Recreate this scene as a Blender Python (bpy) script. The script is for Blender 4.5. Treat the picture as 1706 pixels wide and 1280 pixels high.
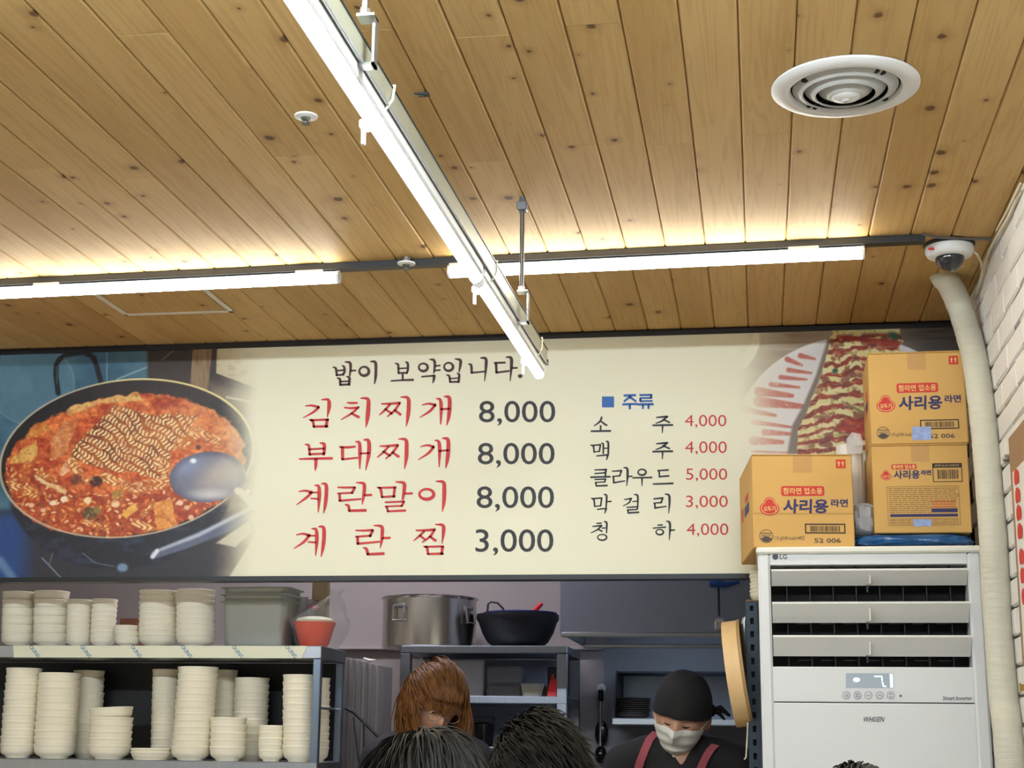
import bpy, bmesh, math, random
import numpy as np
from mathutils import Vector, Matrix
from mathutils.bvhtree import BVHTree

for o in list(bpy.data.objects):
    bpy.data.objects.remove(o, do_unlink=True)
SC = bpy.context.scene
COL = SC.collection
random.seed(7)

# ------------------------------------------------------------------ camera
F, CX, CY = 2560.0, 853.0, 640.0
def _r(u, v): return np.array([(u - CX) / F, -(v - CY) / F, -1.0])
def _n(a): return a / np.linalg.norm(a)
_ay = _n(_r(1270, 1240)); _az = _n(_r(985, -10100))
_az = _n(_az - _ay * np.dot(_az, _ay)); _ax = np.cross(_ay, _az)
ROT = np.array([_ax, _ay, _az])            # camera axes -> world axes
CAM = np.array([0.0, 0.0, 1.30])
cd = bpy.data.cameras.new('camera'); cam = bpy.data.objects.new('camera', cd); COL.objects.link(cam)
cd.sensor_width = 36.0; cd.lens = 36.0 * F / 1706.0; cd.clip_start = 0.02
cam.matrix_world = Matrix.Translation(Vector(CAM)) @ Matrix(ROT.tolist()).to_4x4()
SC.camera = cam

def pt(u, v, ax, val):
    d = ROT @ _r(u, v); t = (val - CAM[ax]) / d[ax]
    return Vector(CAM + t * d)
def PX(u, v, x): return pt(u, v, 0, x)
def PY(u, v, y): return pt(u, v, 1, y)
def PZ(u, v, z): return pt(u, v, 2, z)

# ------------------------------------------------------------------ world, exposure
w = bpy.data.worlds.new('world'); SC.world = w; w.use_nodes = True
w.node_tree.nodes['Background'].inputs[0].default_value = (0.62, 0.7, 0.85, 1)
w.node_tree.nodes['Background'].inputs[1].default_value = 0.25
SC.view_settings.view_transform = 'Standard'; SC.view_settings.look = 'None'
SC.view_settings.gamma = 1.0; SC.view_settings.use_curve_mapping = False
SC.view_settings.exposure = 0.88
TUBE_POWER = 30.0          # emission of the LED tubes in view
CHANNEL_POWER = 9.0
ROOM_POWER = 96.0          # bare tubes of the dining room, out of frame
KITCHEN_POWER = 13.0

HC = 2.54      # ceiling height
YS = 4.59      # face of the menu sign
XR = 0.615     # right wall
YB = 6.25      # kitchen back wall

# ------------------------------------------------------------------ materials
def lin(c):
    c = c / 255.0
    return c / 12.92 if c <= 0.04045 else ((c + 0.055) / 1.055) ** 2.4
def S(r, g, b): return (lin(r), lin(g), lin(b), 1.0)

def new_mat(name):
    m = bpy.data.materials.new(name); m.use_nodes = True
    nt = m.node_tree; b = nt.nodes['Principled BSDF']
    return m, nt, b
MATS = {}
def M(name, col=(.5, .5, .5, 1), rough=.5, metal=0.0, ns=12.0, na=.12, bump=0.0, emit=None, es=0, trans=0, alpha=1, coat=0, stretch=None):
    if name in MATS: return MATS[name]
    m, nt, b = new_mat(name)
    tc = nt.nodes.new('ShaderNodeTexCoord'); nz = nt.nodes.new('ShaderNodeTexNoise')
    nz.inputs['Scale'].default_value = ns; nz.inputs['Detail'].default_value = 4
    src = tc.outputs['Object']
    if stretch:
        mp = nt.nodes.new('ShaderNodeMapping'); mp.inputs['Scale'].default_value = stretch
        nt.links.new(src, mp.inputs[0]); src = mp.outputs[0]
    nt.links.new(src, nz.inputs['Vector'])
    mx = nt.nodes.new('ShaderNodeMix'); mx.data_type = 'RGBA'
    mx.inputs[6].default_value = tuple(max(0, c * (1 - na)) for c in col[:3]) + (1,)
    mx.inputs[7].default_value = tuple(min(1, c * (1 + na)) for c in col[:3]) + (1,)
    nt.links.new(nz.outputs['Fac'], mx.inputs[0]); nt.links.new(mx.outputs[2], b.inputs['Base Color'])
    b.inputs['Roughness'].default_value = rough; b.inputs['Metallic'].default_value = metal
    if trans: b.inputs['Transmission Weight'].default_value = trans
    if coat: b.inputs['Coat Weight'].default_value = coat
    if alpha < 1: b.inputs['Alpha'].default_value = alpha
    if bump:
        bp = nt.nodes.new('ShaderNodeBump'); bp.inputs['Strength'].default_value = bump; bp.inputs['Distance'].default_value = .004
        nt.links.new(nz.outputs['Fac'], bp.inputs['Height']); nt.links.new(bp.outputs[0], b.inputs['Normal'])
    if emit:
        b.inputs['Emission Color'].default_value = emit; b.inputs['Emission Strength'].default_value = es
    MATS[name] = m
    return m

def wood_ceiling():
    m, nt, b = new_mat('pine_plank'); N = nt.nodes; L = nt.links
    tc = N.new('ShaderNodeTexCoord'); oi = N.new('ShaderNodeObjectInfo')
    def math_(op, a=None, bb=None, v0=None, v1=None):
        n = N.new('ShaderNodeMath'); n.operation = op
        if a is not None: L.new(a, n.inputs[0])
        if bb is not None: L.new(bb, n.inputs[1])
        if v0 is not None: n.inputs[0].default_value = v0
        if v1 is not None: n.inputs[1].default_value = v1
        return n.outputs[0]
    r1 = math_('MULTIPLY', oi.outputs['Random'], v1=53.0)
    r2 = math_('MULTIPLY', oi.outputs['Random'], v1=291.0)
    off = N.new('ShaderNodeCombineXYZ'); L.new(r1, off.inputs[0]); L.new(r2, off.inputs[1])
    add = N.new('ShaderNodeVectorMath'); add.operation = 'ADD'; L.new(tc.outputs['Object'], add.inputs[0]); L.new(off.outputs[0], add.inputs[1])
    # knots
    mp = N.new('ShaderNodeMapping'); mp.inputs['Scale'].default_value = (7.5, 6.0, 0); L.new(add.outputs[0], mp.inputs[0])
    vo = N.new('ShaderNodeTexVoronoi'); vo.voronoi_dimensions = '2D'; vo.inputs['Scale'].default_value = 1.0; vo.inputs['Randomness'].default_value = 1
    L.new(mp.outputs[0], vo.inputs['Vector'])
    sep = N.new('ShaderNodeSeparateColor'); L.new(vo.outputs['Color'], sep.inputs[0])
    rad = N.new('ShaderNodeMapRange'); rad.inputs[1].default_value = .30; rad.inputs[2].default_value = 1; rad.inputs[3].default_value = 0.002; rad.inputs[4].default_value = .125
    L.new(sep.outputs[0], rad.inputs[0])
    wob = N.new('ShaderNodeTexNoise'); wob.inputs['Scale'].default_value = 70; L.new(add.outputs[0], wob.inputs['Vector'])
    wv = math_('MULTIPLY', wob.outputs['Fac'], v1=.07)
    dist = math_('ADD', vo.outputs['Distance'], wv)
    q = math_('DIVIDE', dist, rad.outputs[0])
    kn = N.new('ShaderNodeMapRange'); kn.inputs[1].default_value = 1.15; kn.inputs[2].default_value = .75; kn.inputs[3].default_value = 0; kn.inputs[4].default_value = 1
    L.new(q, kn.inputs[0])
    # soft halo round knot
    ha = N.new('ShaderNodeMapRange'); ha.inputs[1].default_value = 2.6; ha.inputs[2].default_value = 1.0; ha.inputs[3].default_value = 0; ha.inputs[4].default_value = .32
    L.new(q, ha.inputs[0])
    # grain: long rings bent round the knots
    mp2 = N.new('ShaderNodeMapping'); mp2.inputs['Scale'].default_value = (26, .95, 1); L.new(add.outputs[0], mp2.inputs[0])
    g1 = N.new('ShaderNodeTexNoise'); g1.inputs['Scale'].default_value = 1.0; g1.inputs['Detail'].default_value = 3; g1.inputs['Distortion'].default_value = .6
    L.new(mp2.outputs[0], g1.inputs['Vector'])
    kb = math_('DIVIDE', v0=.05, bb=math_('ADD', dist, v1=.08))
    gs = math_('ADD', math_('MULTIPLY', g1.outputs['Fac'], v1=15.0), math_('MULTIPLY', kb, v1=2.2))
    ring = math_('SINE', math_('MULTIPLY', gs, v1=3.0))
    ring = math_('POWER', math_('ADD', math_('MULTIPLY', ring, v1=.5), v1=.5), v1=3.0)
    g2 = N.new('ShaderNodeTexNoise'); g2.inputs['Scale'].default_value = 1.0; g2.inputs['Detail'].default_value = 5
    mp3 = N.new('ShaderNodeMapping'); mp3.inputs['Scale'].default_value = (6, 1.2, 1); L.new(add.outputs[0], mp3.inputs[0]); L.new(mp3.outputs[0], g2.inputs['Vector'])
    g3 = N.new('ShaderNodeTexNoise'); g3.inputs['Scale'].default_value = 1.0; g3.inputs['Detail'].default_value = 6
    mp4 = N.new('ShaderNodeMapping'); mp4.inputs['Scale'].default_value = (260, 5, 1); L.new(add.outputs[0], mp4.inputs[0]); L.new(mp4.outputs[0], g3.inputs['Vector'])
    ramp = N.new('ShaderNodeValToRGB')
    ramp.color_ramp.elements[0].position = .25; ramp.color_ramp.elements[0].color = (.46, .285, .10, 1)
    ramp.color_ramp.elements[1].position = .78; ramp.color_ramp.elements[1].color = (.66, .455, .20, 1)
    tone = math_('ADD', math_('MULTIPLY', g2.outputs['Fac'], v1=.7), math_('MULTIPLY', oi.outputs['Random'], v1=.22))
    tone = math_('ADD', tone, math_('MULTIPLY', g3.outputs['Fac'], v1=.12))
    L.new(tone, ramp.inputs[0])
    def mixc(f, c1, col2, k=None):
        n = N.new('ShaderNodeMix'); n.data_type = 'RGBA'
        if k: f = math_('MULTIPLY', f, v1=k)
        L.new(f, n.inputs[0]); L.new(c1, n.inputs[6]); n.inputs[7].default_value = col2
        return n.outputs[2]
    c = mixc(ring, ramp.outputs[0], (.36, .19, .07, 1), .24)
    c = mixc(ha.outputs[0], c, (.26, .14, .055, 1))
    c = mixc(kn.outputs[0], c, (.105, .05, .022, 1), .88)
    L.new(c, b.inputs['Base Color'])
    b.inputs['Roughness'].default_value = .6; b.inputs['Specular IOR Level'].default_value = .08
    bp = N.new('ShaderNodeBump'); bp.inputs['Strength'].default_value = .35; bp.inputs['Distance'].default_value = .003
    L.new(g2.outputs['Fac'], bp.inputs['Height']); L.new(bp.outputs[0], b.inputs['Normal'])
    return m

def vcol_mat(name, rough=.35):
    m, nt, b = new_mat(name)
    a = nt.nodes.new('ShaderNodeVertexColor'); a.layer_name = 'print'
    nt.links.new(a.outputs[0], b.inputs['Base Color']); b.inputs['Roughness'].default_value = rough
    return m

def mortar_mat():
    m, nt, b = new_mat('painted_mortar'); N = nt.nodes
    tc = N.new('ShaderNodeTexCoord'); nz = N.new('ShaderNodeTexNoise'); nz.inputs['Scale'].default_value = 9; nz.inputs['Detail'].default_value = 5
    nt.links.new(tc.outputs['Object'], nz.inputs['Vector'])
    cr = N.new('ShaderNodeValToRGB'); nt.links.new(nz.outputs['Fac'], cr.inputs[0])
    cr.color_ramp.elements[0].position = .5; cr.color_ramp.elements[0].color = S(205, 200, 196)
    cr.color_ramp.elements[1].position = .56; cr.color_ramp.elements[1].color = S(46, 42, 46)
    nt.links.new(cr.outputs[0], b.inputs['Base Color']); b.inputs['Roughness'].default_value = .7
    return m

def brushed(name, col, rough=.32, stretch=(2, 2, 90), na=.25):
    return M(name, col, rough, 1.0, ns=3.0, na=na, stretch=stretch)

def film(name, tint, gloss=.35):
    m = bpy.data.materials.new(name); m.use_nodes = True; nt = m.node_tree
    nt.nodes.remove(nt.nodes['Principled BSDF']); out = nt.nodes['Material Output']
    tr = nt.nodes.new('ShaderNodeBsdfTransparent'); tr.inputs[0].default_value = tint
    gl = nt.nodes.new('ShaderNodeBsdfPrincipled'); gl.inputs['Base Color'].default_value = (.8, .8, .8, 1); gl.inputs['Roughness'].default_value = .18
    nz = nt.nodes.new('ShaderNodeTexNoise'); nz.inputs['Scale'].default_value = 30
    tc = nt.nodes.new('ShaderNodeTexCoord'); nt.links.new(tc.outputs['Object'], nz.inputs['Vector'])
    bp = nt.nodes.new('ShaderNodeBump'); bp.inputs['Strength'].default_value = .6; bp.inputs['Distance'].default_value = .01
    nt.links.new(nz.outputs['Fac'], bp.inputs['Height']); nt.links.new(bp.outputs[0], gl.inputs['Normal'])
    mx = nt.nodes.new('ShaderNodeMixShader'); mx.inputs[0].default_value = gloss
    nt.links.new(tr.outputs[0], mx.inputs[1]); nt.links.new(gl.outputs[0], mx.inputs[2]); nt.links.new(mx.outputs[0], out.inputs[0])
    return m

def emit_mat(name, col, strength):
    m = bpy.data.materials.new(name); m.use_nodes = True; nt = m.node_tree
    nt.nodes.remove(nt.nodes['Principled BSDF']); e = nt.nodes.new('ShaderNodeEmission')
    e.inputs[0].default_value = col; e.inputs[1].default_value = strength
    nt.links.new(e.outputs[0], nt.nodes['Material Output'].inputs[0])
    return m

WOOD = wood_ceiling()
TUBE = emit_mat('led_diffuser', (1, .97, .86, 1), TUBE_POWER)
CHTUBE = emit_mat('channel_diffuser', (1, .98, .90, 1), CHANNEL_POWER)
ROOMTUBE = emit_mat('room_tube', (.86, .99, 1.09, 1), ROOM_POWER)
KLAMP = emit_mat('kitchen_lamp_diffuser', (.92, .90, 1, 1), KITCHEN_POWER)
WHITE_PLASTIC = M('white_plastic', S(232, 232, 230), .4, na=.02)
WHITE_METAL = M('white_enamel', S(225, 226, 226), .35, na=.02)
BLACK_METAL = M('black_metal', S(38, 40, 42), .45, na=.1)
DARK = M('dark_void', S(14, 15, 18), .8, na=.2)
GALV = M('galvanised_channel', S(158, 158, 138), .45, .35, ns=20, na=.15)
STEEL = brushed('brushed_steel', S(196, 196, 198), .3)
STEEL_H = brushed('brushed_steel_sheet', S(186, 190, 196), .36, (90, 2, 2), .15)
CERAMIC = M('white_melamine', S(246, 238, 216), .38, na=.02)
CARD = M('cardboard', S(212, 168, 96), .75, ns=6, na=.1, bump=.1)
CARD_D = M('cardboard_edge', S(150, 108, 58), .8, na=.1)
PRINT_RED = M('print_red', S(205, 52, 38), .6, na=.04)
PRINT_NAVY = M('print_navy', S(46, 44, 96), .6, na=.04)
PRINT_DARK = M('print_dark', S(52, 40, 38), .6, na=.04)
PRINT_CREAM = M('print_cream', S(228, 190, 120), .6, na=.04)

# ------------------------------------------------------------------ mesh helpers
class MB:
    def __init__(s): s.v = []; s.f = []
    def add(s, vs, fs):
        k = len(s.v); s.v += [tuple(p) for p in vs]; s.f += [tuple(i + k for i in f) for f in fs]; return s
    def box(s, lo, hi, bev=0.0, mat=None):
        x0, y0, z0 = lo; x1, y1, z1 = hi
        if bev <= 0:
            vs = [(x, y, z) for x in (x0, x1) for y in (y0, y1) for z in (z0, z1)]
            fs = [(0, 1, 3, 2), (4, 6, 7, 5), (0, 4, 5, 1), (2, 3, 7, 6), (0, 2, 6, 4), (1, 5, 7, 3)]
        else:
            b = min(bev, (x1 - x0) * .49, (y1 - y0) * .49, (z1 - z0) * .49); vs = []; fs = []; idx = {}
            for i, x in enumerate((x0, x1)):
                for j, y in enumerate((y0, y1)):
                    for k, z in enumerate((z0, z1)):
                        sx, sy, sz = (1, -1)[i] * b, (1, -1)[j] * b, (1, -1)[k] * b
                        for a, p in enumerate(((x, y + sy, z + sz), (x + sx, y, z + sz), (x + sx, y + sy, z))):
                            idx[i, j, k, a] = len(vs); vs.append(p)
            q = lambda *t: fs.append(tuple(idx[a] for a in t))
            for i in (0, 1): q((i, 0, 0, 0), (i, 0, 1, 0), (i, 1, 1, 0), (i, 1, 0, 0))
            for j in (0, 1): q((0, j, 0, 1), (1, j, 0, 1), (1, j, 1, 1), (0, j, 1, 1))
            for k in (0, 1): q((0, 0, k, 2), (0, 1, k, 2), (1, 1, k, 2), (1, 0, k, 2))
            for i in (0, 1):
                for j in (0, 1): q((i, j, 0, 0), (i, j, 1, 0), (i, j, 1, 1), (i, j, 0, 1))
            for i in (0, 1):
                for k in (0, 1): q((i, 0, k, 0), (i, 1, k, 0), (i, 1, k, 2), (i, 0, k, 2))
            for j in (0, 1):
                for k in (0, 1): q((0, j, k, 1), (1, j, k, 1), (1, j, k, 2), (0, j, k, 2))
            for i in (0, 1):
                for j in (0, 1):
                    for k in (0, 1): q((i, j, k, 0), (i, j, k, 1), (i, j, k, 2))
        if mat is not None: vs = [tuple(mat @ Vector(p)) for p in vs]
        return s.add(vs, fs)
    def tube(s, pts, rad, seg=8, cap=True, flat=None):
        pts = [Vector(p) for p in pts]; n = len(pts)
        if not isinstance(rad, (list, tuple)): rad = [rad] * n
        vs = []; fs = []; up = None
        for i, p in enumerate(pts):
            t = (pts[min(i + 1, n - 1)] - pts[max(i - 1, 0)])
            t = t.normalized() if t.length > 1e-9 else Vector((0, 0, 1))
            if up is None: up = Vector((0, 0, 1)) if abs(t.z) < .9 else Vector((0, 1, 0))
            a = t.cross(up).normalized(); b = a.cross(t).normalized(); up = b
            for k in range(seg):
                an = 2 * math.pi * k / seg
                vs.append(p + (a * math.cos(an) + b * math.sin(an) * (flat or 1)) * rad[i])
        for i in range(n - 1):
            for k in range(seg):
                fs.append((i * seg + k, i * seg + (k + 1) % seg, (i + 1) * seg + (k + 1) % seg, (i + 1) * seg + k))
        if cap: fs += [tuple(range(seg))[::-1], tuple((n - 1) * seg + k for k in range(seg))]
        return s.add(vs, fs)
    def lathe(s, prof, c=(0, 0, 0), seg=32, mat=None, closed=False):
        vs = []; fs = []; n = len(prof)
        for (r, z) in prof:
            for k in range(seg):
                a = 2 * math.pi * k / seg; p = Vector((r * math.cos(a), r * math.sin(a), z))
                p = (mat @ p) if mat is not None else p + Vector(c); vs.append(p)
        for i in range(n - 1 + (1 if closed else 0)):
            j = (i + 1) % n
            for k in range(seg):
                fs.append((i * seg + k, i * seg + (k + 1) % seg, j * seg + (k + 1) % seg, j * seg + k))
        if not closed:
            if prof[0][0] > 1e-6: fs.append(tuple(range(seg))[::-1])
            if prof[-1][0] > 1e-6: fs.append(tuple((n - 1) * seg + k for k in range(seg)))
        return s.add(vs, fs)
    def ell(s, c, r, seg=16, rings=10, mat=None):
        vs = []; fs = []
        for i in range(rings + 1):
            th = math.pi * i / rings
            for k in range(seg):
                ph = 2 * math.pi * k / seg
                p = Vector((r[0] * math.sin(th) * math.cos(ph), r[1] * math.sin(th) * math.sin(ph), r[2] * math.cos(th)))
                if mat is not None: p = mat @ p
                vs.append(p + Vector(c))
        for i in range(rings):
            for k in range(seg):
                fs.append((i * seg + k, (i + 1) * seg + k, (i + 1) * seg + (k + 1) % seg, i * seg + (k + 1) % seg))
        return s.add(vs, fs)
    def prism(s, poly, a, b):   # poly of points with function a(p)->near, b(p)->far
        n = len(poly); vs = [a(p) for p in poly] + [b(p) for p in poly]
        fs = [tuple(range(n)), tuple(range(2 * n - 1, n - 1, -1))] + [(i, n + i, n + (i + 1) % n, (i + 1) % n) for i in range(n)]
        return s.add(vs, fs)
    def build(s, name, mat, parent=None, smooth=False, origin=None, weld=False, fixn=True):
        me = bpy.data.meshes.new(name)
        if parent is not None:
            root = parent
            off = Vector(root.location)
            while root.parent: root = root.parent; off += Vector(root.location)
            if root.get('_local'): off = Vector((0, 0, 0))
        elif origin is not None: off = Vector(origin)
        else:
            a = np.array(s.v); lo = a.min(0); hi = a.max(0)
            off = Vector(((lo[0] + hi[0]) / 2, (lo[1] + hi[1]) / 2, lo[2]))
        me.from_pydata([tuple(Vector(p) - off) for p in s.v], [], s.f)
        if weld or fixn:
            bm = bmesh.new(); bm.from_mesh(me)
            if weld: bmesh.ops.remove_doubles(bm, verts=bm.verts, dist=1e-5)
            bmesh.ops.recalc_face_normals(bm, faces=bm.faces); bm.to_mesh(me); bm.free()
        me.materials.append(mat)
        if smooth:
            me.shade_smooth()
            try: me.set_sharp_from_angle(angle=math.radians(38))
            except Exception: pass
        o = bpy.data.objects.new(name, me); COL.objects.link(o)
        if parent is not None: o.parent = parent
        else: o.location = off
        return o

def tag(o, label, cat, group=None):
    o['label'] = label; o['category'] = cat
    if group: o['group'] = group
    return o
def thing(name, loc, label, cat, group=None, local=False, rz=0):
    o = bpy.data.objects.new(name, None); COL.objects.link(o); o.location = loc; o.empty_display_size = .05
    o.rotation_euler = (0, 0, rz)
    if local: o['_local'] = 1
    return tag(o, label, cat, group)
def struct(o): o['kind'] = 'structure'; return o
def copy_obj(o, parent=None):
    c = o.copy(); COL.objects.link(c); c.parent = parent; return c

# text as flat mesh ---------------------------------------------------
_tc = {}
def text2d(sx, bold=0.0, res=2):
    key = (sx, bold, res)
    if key not in _tc:
        c = bpy.data.curves.new('t', 'FONT'); c.body = sx; c.resolution_u = res; c.offset = bold
        o = bpy.data.objects.new('t', c); COL.objects.link(o)
        dg = bpy.context.evaluated_depsgraph_get(); m = o.evaluated_get(dg).to_mesh()
        vs = np.array([v.co[:2] for v in m.vertices]); fs = [tuple(p.vertices) for p in m.polygons]
        o.evaluated_get(dg).to_mesh_clear(); bpy.data.objects.remove(o); bpy.data.curves.remove(c)
        _tc[key] = (vs, fs)
    return _tc[key]
def text_to(mb, sx, box, mapf, bold=0.0, yref=None, res=2, slant=0.0):
    """fit text in box=(x0,y0,x1,y1) (y up in the 2d frame of mapf)"""
    vs, fs = text2d(sx, bold, res)
    lo = vs.min(0).copy(); hi = vs.max(0).copy()
    if yref:
        rv, _ = text2d(yref, bold, res); lo[1] = rv[:, 1].min(); hi[1] = rv[:, 1].max()
    q = (vs - lo) / (hi - lo)
    x0, y0, x1, y1 = box
    mb.add([mapf(x0 + (x1 - x0) * a + slant * b * (y1 - y0), y0 + (y1 - y0) * b) for a, b in q], fs)

# brush strokes --------------------------------------------------------
def stroke(mb, pts, mapf, sub=5):
    P = np.array(pts, float)
    if len(P) > 2:
        Q = np.vstack([2 * P[0] - P[1], P, 2 * P[-1] - P[-2]]); out = []
        for i in range(1, len(Q) - 2):
            for t in np.linspace(0, 1, sub, endpoint=False):
                a, b, c, d = Q[i - 1], Q[i], Q[i + 1], Q[i + 2]
                out.append(.5 * (2 * b + (c - a) * t + (2 * a - 5 * b + 4 * c - d) * t * t + (3 * b - a - 3 * c + d) * t ** 3))
        out.append(P[-1]); P = np.array(out)
    n = len(P); L = []; R_ = []
    T = np.zeros((n, 2)); T[1:-1] = P[2:, :2] - P[:-2, :2]; T[0] = P[1, :2] - P[0, :2]; T[-1] = P[-1, :2] - P[-2, :2]
    T /= np.linalg.norm(T, axis=1)[:, None] + 1e-9
    Nn = np.stack([-T[:, 1], T[:, 0]], 1)
    hw = np.maximum(P[:, 2], 2) / 2
    A = P[:, :2] + Nn * hw[:, None]; B = P[:, :2] - Nn * hw[:, None]
    vs = [mapf(*p) for p in A] + [mapf(*p) for p in B]
    fs = [(i, i + 1, n + i + 1, n + i) for i in range(n - 1)]
    mb.add(vs, fs)
    for e, sg in ((0, -1), (n - 1, 1)):
        c = P[e, :2]; h = hw[e]; ring = []
        for k in range(7):
            a = -math.pi / 2 + math.pi * k / 6
            ring.append(c + T[e] * sg * math.cos(a) * h * .7 + Nn[e] * math.sin(a) * h)
        mb.add([mapf(*p) for p in ring], [tuple(range(7))])
def ringstroke(mb, c, rx, ry, wd, mapf, n=28):
    vs = []; fs = []
    for k in range(n):
        a = 2 * math.pi * k / n; ww = wd * (1 + .2 * math.sin(a + .7)) / 2
        vs.append(mapf(c[0] + (rx + ww) * math.cos(a), c[1] + (ry + ww) * math.sin(a)))
        vs.append(mapf(c[0] + (rx - ww) * math.cos(a), c[1] + (ry - ww) * math.sin(a)))
    for k in range(n): fs.append((2 * k, 2 * ((k + 1) % n), 2 * ((k + 1) % n) + 1, 2 * k + 1))
    mb.add(vs, fs)

# ================================================================== THE SETTING
XL, Y0 = -3.6, -3.5
PLASTER = M('plaster_warm', S(205, 198, 186), .8, ns=4, na=.05)
KWALL = M('kitchen_panel_wall', S(178, 168, 166), .55, ns=3, na=.06)
KTILE = M('kitchen_tile_wall', S(150, 152, 160), .4, ns=3, na=.08)
FLOOR = M('floor_tile', S(196, 186, 170), .45, ns=6, na=.1)
struct(MB().box((XL - .1, Y0 - .1, -.06), (XR + .12, YB + .1, 0)).build('floor', FLOOR))
ceiling = struct(MB().box((XL - .1, Y0 - .1, HC + .0125), (XR + .12, YB + .1, HC + .08)).build('ceiling', M('ceiling_batten', S(92, 58, 26), .8), origin=(0, 0, HC)))
struct(MB().box((XL - .1, Y0 - .1, 0), (XL, YB + .1, HC)).build('wall_left', PLASTER))
struct(MB().box((XL, Y0 - .1, 0), (XR, Y0, HC)).build('wall_front', PLASTER))
kback = struct(MB().box((XL, YB, 0), (-.62, YB + .1, HC)).build('wall_back', KWALL))
ktile = struct(MB().box((-.62, YB, 0), (XR, YB + .1, HC)).build('wall_kitchen', KTILE))
struct(MB().box((.06, YS + .07, 0), (XR, YS + .17, HC)).build('wall_behind', PLASTER))
# counter front under the opening (below the frame of the photograph)
struct(MB().box((XL, YS + .02, 0), (.06, YS + .10, 1.0)).build('wall_counter', M('counter_front', S(150, 120, 90), .6)))

# planks
PITCH = .1017; SEAM0 = .396
def plank_mesh(length):
    hw = PITCH / 2 - .0007; b = .0035; L = length / 2 - .0006; t = .0125
    prof = [(-hw, t), (-hw, b), (-hw + b, 0), (hw - b, 0), (hw, b), (hw, t)]
    vs = [(x, -L, z) for x, z in prof] + [(x, L, z) for x, z in prof]
    n = len(prof); fs = [(i, i + 1, n + i + 1, n + i) for i in range(n - 1)] + [tuple(range(n))[::-1], tuple(range(n, 2 * n)), (n - 1, 0, n, 2 * n - 1)]
    me = bpy.data.meshes.new('plank'); me.from_pydata(vs, [], fs); me.materials.append(WOOD)
    bm = bmesh.new(); bm.from_mesh(me); bmesh.ops.recalc_face_normals(bm, faces=bm.faces); bm.to_mesh(me); bm.free()
    return me
_pm = {}
rs = random.Random(11)
for k in range(-2, 40):
    xc = SEAM0 - PITCH * (k - .5) + PITCH * 0
    xc = SEAM0 + PITCH * 1.5 - PITCH * (k + 1)
    if xc - PITCH / 2 > XR or xc < XL: continue
    if k % 2 == 0: cuts = [YS - .005, 3.08 + rs.uniform(-.05, .05) + (.06 if k < 2 else 0), .7, -1.6]
    else: cuts = [YS - .005, (2.45 if k not in (9,) else 2.55) + rs.uniform(-.3, .05), .1, -2.0]
    cuts = [round(c, 2) for c in cuts]
    for a, b in zip(cuts[:-1], cuts[1:]):
        ln = round(a - b, 2)
        if ln not in _pm: _pm[ln] = plank_mesh(ln)
        o = bpy.data.objects.new('plank', _pm[ln]); COL.objects.link(o); o.parent = ceiling
        o.location = (xc, (a + b) / 2, rs.uniform(0, .0006))

# right wall of white painted brick
PAINT = M('white_brick_paint', S(226, 222, 216), .6, ns=25, na=.05, bump=.5)
wall_r = struct(MB().box((XR + .006, Y0, 0), (XR + .12, YB, HC)).build('wall_right', mortar_mat(), origin=(XR, 0, 0)))
BL, BH, BJ = .205, .064, .006
bv = MB()
_seg = [(0, 0)]
bv.box((0, -BL / 2, -BH / 2), (.014, BL / 2, BH / 2), .004)
bme = []
for vnt in range(4):
    r2 = random.Random(vnt); me = bpy.data.meshes.new('brick')
    me.from_pydata([(x, y + r2.uniform(-.002, .002), z + r2.uniform(-.0022, .0022)) for x, y, z in bv.v], [], bv.f); me.materials.append(PAINT)
    bm = bmesh.new(); bm.from_mesh(me); bmesh.ops.recalc_face_normals(bm, faces=bm.faces); bm.to_mesh(me); bm.free(); bme.append(me)
row = 0; z = HC - BH / 2 - .004
while z > 1.1:
    y = YS - .1 - (row % 2) * BL / 2
    while y > 3.0:
        o = bpy.data.objects.new('brick', bme[rs.randrange(4)]); COL.objects.link(o); o.parent = wall_r
        o.location = (-.006 + rs.uniform(-.0015, .0015), y, z); y -= BL + BJ
    z -= BH + BJ; row += 1

more = MB(); row = 0; z = HC - BH / 2 - .004
while z > .03:
    y = YS - .1 - (row % 2) * BL / 2
    while y > Y0 + .1:
        if not (y > 3.0 and z > 1.1):
            vv = bme[rs.randrange(4)].vertices; k0 = len(more.v); dx_ = -.006 + rs.uniform(-.0015, .0015)
            more.v += [(XR + v.co.x + dx_, y + v.co.y, z + v.co.z) for v in vv]; more.f += [tuple(i + k0 for i in f) for f in bv.f]
        y -= BL + BJ
    z -= BH + BJ; row += 1
o = more.build('bricks', PAINT, wall_r); o['kind'] = 'stuff'

# ================================================================== MENU SIGN
SL = -3.0; SB, ST = 1.789, HC - .016
sign = thing('menu_signboard', (-.5, YS, 1.774), 'wide cream menu signboard with food photos and red and black prices', 'signboard')
FRAME = M('sign_frame_black', S(24, 24, 30), .4, na=.1)
MB().box((SL, YS - .006, HC - .018), (XR - .004, YS + .05, HC - .002)).build('frame_rail', FRAME, sign)
MB().box((SL, YS - .006, 1.774), (-.035, YS + .05, SB)).build('frame_rail', FRAME, sign)
MB().box((-.034, YS + .001, 1.774), (XR - .004, YS + .05, SB)).build('frame_rail', FRAME, sign)
MB().box((SL, YS + .003, SB), (XR - .004, YS + .045, ST)).build('backing', M('sign_backing', S(200, 198, 186), .6), sign)

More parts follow.
